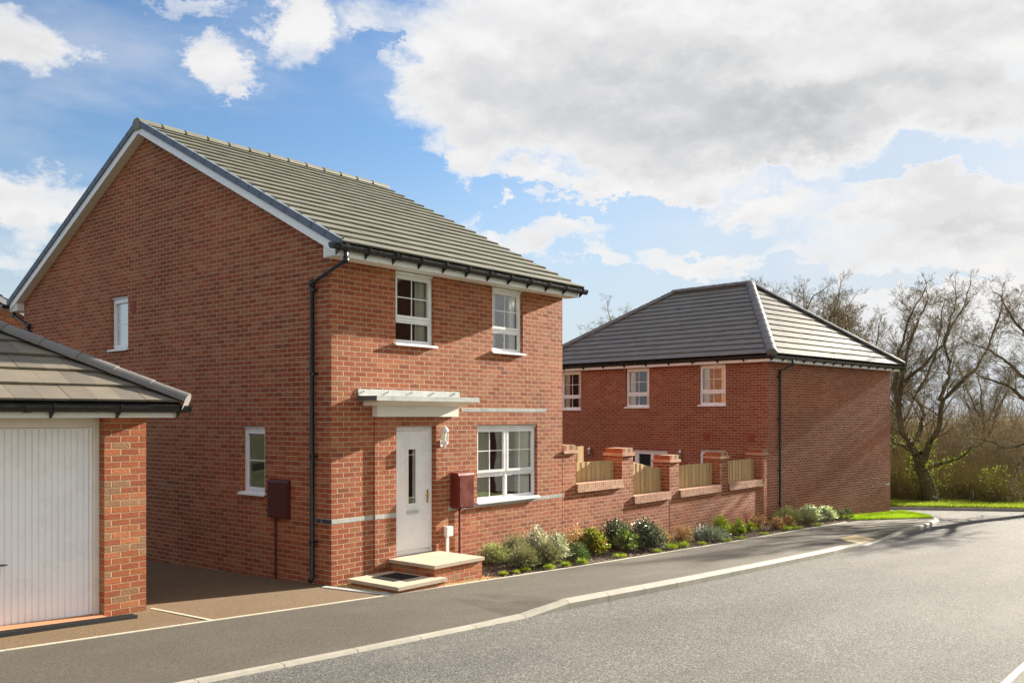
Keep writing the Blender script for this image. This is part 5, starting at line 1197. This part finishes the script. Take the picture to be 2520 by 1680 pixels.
rng = np.random.default_rng(5); A_ = np.concatenate([p1[1], p1[2], p1[3]]); k = rng.choice(len(A_), 26000); Pn = A_[k]+rng.normal(size=(26000, 3))*.12
lf = leaf_mesh(Pn, rng.normal(size=Pn.shape), rng.uniform(.04, .09, len(Pn)), rng.uniform(.03, .06, len(Pn)), rng)
tag(np_obj('undergrowth_leaves', lf, 4, 'leaf_under'), 'dull olive leaves scattered through the undergrowth', 'foliage', kind='stuff')
Pn = belt(37.6, 39.5, 2180, 2900, -1.1)(rng, 9000); Pn[:, 2] += rng.random(9000)**1.7*1.5; cl = np.sin(Pn[:, 0]*2.1)+np.sin(Pn[:, 1]*2.9+1); Pn = Pn[cl > .75]
lf = leaf_mesh(Pn, rng.normal(size=Pn.shape), rng.uniform(.05, .10, len(Pn)), rng.uniform(.04, .07, len(Pn)), rng)
tag(np_obj('bramble_leaves', lf, 4, 'leaf_ivy'), 'yellow-green bramble leaves low along the edge of the wood', 'foliage', kind='stuff')
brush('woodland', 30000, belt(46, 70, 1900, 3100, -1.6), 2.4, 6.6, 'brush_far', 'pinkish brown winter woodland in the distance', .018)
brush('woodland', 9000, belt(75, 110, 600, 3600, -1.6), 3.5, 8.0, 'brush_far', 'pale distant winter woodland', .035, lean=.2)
PG = 'short fence posts at the wood edge'
for px, lab in ((2392, 'left of two short dark posts at the edge of the wood'), (2457, 'right of two short dark posts at the edge of the wood')):
    b = plan(px, 37.2); b.z = -1.1; t = thing('fence_post', lab, 'post', tuple(b), PG); mb = MB(); mb.obox(b-Vector((.05, .05, .3)), (.10, 0, 0), (0, .10, 0), (.015, 0, .72)); mb.obox(b+Vector((-.04, -.06, .43)), (.10, 0, 0), (0, .12, 0), (0, 0, .02)); mb.build('post', 'post_wood', t)

# ================================================================== BACKGROUND HOUSES
# house far left behind the garage: lit gable-end wall, white barge, darker roof
def simple_house(o, ang, w_, l_, ze, pitch, label, wins=(), brick='brick_far', tile='tile_far', zb=-1.2):
    F = Frame(o, ang); f, dd = F.p, F.d; a_, b_ = dd(1, 0), dd(0, 1); t = thing('brick_house', label, 'house', tuple(f(0, 0, zb)))
    mb = MB(); wall(mb, f(0, 0, 0), a_, -b_, w_, zb, ze, wins, .09); wall(mb, f(0, l_, 0), -b_, -a_, l_, zb, ze); wall(mb, f(w_, 0, 0), b_, a_, l_, zb, ze); wall(mb, f(w_, l_, 0), -a_, b_, w_, zb, ze)
    ap_ = ze+w_/2*pitch
    for y in (0, l_):
        q = [(0, ze), (w_, ze), (w_/2, ap_)]; q = q if y == 0 else q[::-1]; mb.face([f(x, y, z) for x, z in q], q)
    mb.build('wall', brick, t); rs_ = math.sqrt(1+pitch**2); ov_ = .3; z0_ = ze-ov_*pitch+.18; n_ = (w_/2+ov_)*rs_; mb = MB()
    tiles(mb, f(-ov_, -.2, z0_), b_, (a_+Z*pitch)/rs_, [(0, 0), (l_+.4, 0), (l_+.4, n_), (0, n_)]); tiles(mb, f(w_+ov_, -.2, z0_), b_, (-a_+Z*pitch)/rs_, [(0, 0), (l_+.4, 0), (l_+.4, n_), (0, n_)])
    rf = mb.build('roof', [tile, 'underlay'], t); caps(rf, f(w_/2, -.22, ap_+.26), f(w_/2, l_+.22, ap_+.26))
    mb = MB()
    for x, s_ in ((-ov_, 1), (w_+ov_, -1)):
        p_ = f(x, -.20, z0_-.20); mb.obox(p_, (a_*s_*(w_/2+ov_)+Z*pitch*(w_/2+ov_)), -b_*.02, Z*.19)
    mb.build('barge_board', 'upvc', t)
    for x in (-ov_-.0, w_+ov_-.02): mb = MB(); mb.obox(f(x, -.2, z0_-.17), a_*.02, b_*(l_+.4), Z*.15); mb.build('fascia', 'upvc', t)
    gutter(t, f(-ov_, -.2, z0_-.03), f(-ov_, l_+.2, z0_-.03), -a_, 1.); gutter(t, f(w_+ov_, l_+.2, z0_-.03), f(w_+ov_, -.2, z0_-.03), a_, 1.)
    for x0_, x1_, zz0, zz1 in wins:
        w__, h_ = x1_-x0_, zz1-zz0; window(t, f(x0_, 0, zz0), a_, -b_, w__, h_, [(.036, w__-.036, .036, h_*.33, 2, 1), (.036, w__-.036, h_*.33, h_-.076, 2, 2)])
    return t
simple_house((-1.0, 23.0, 0), R(-18), 8.0, 10.0, 4.35, .62, 'background house at the far left with sunlit gable and white barge board', brick='brick_orange')
simple_house((21.0, -14.6, 0), R(180), 10.0, 9.0, 4.9, .62, 'brick house across the road, seen only mirrored in the upper front window', [(2.0, 3.2, .5, 1.8), (6.5, 7.7, .5, 1.8), (7.4, 8.3, 3.1, 4.3)], zb=-1.6)
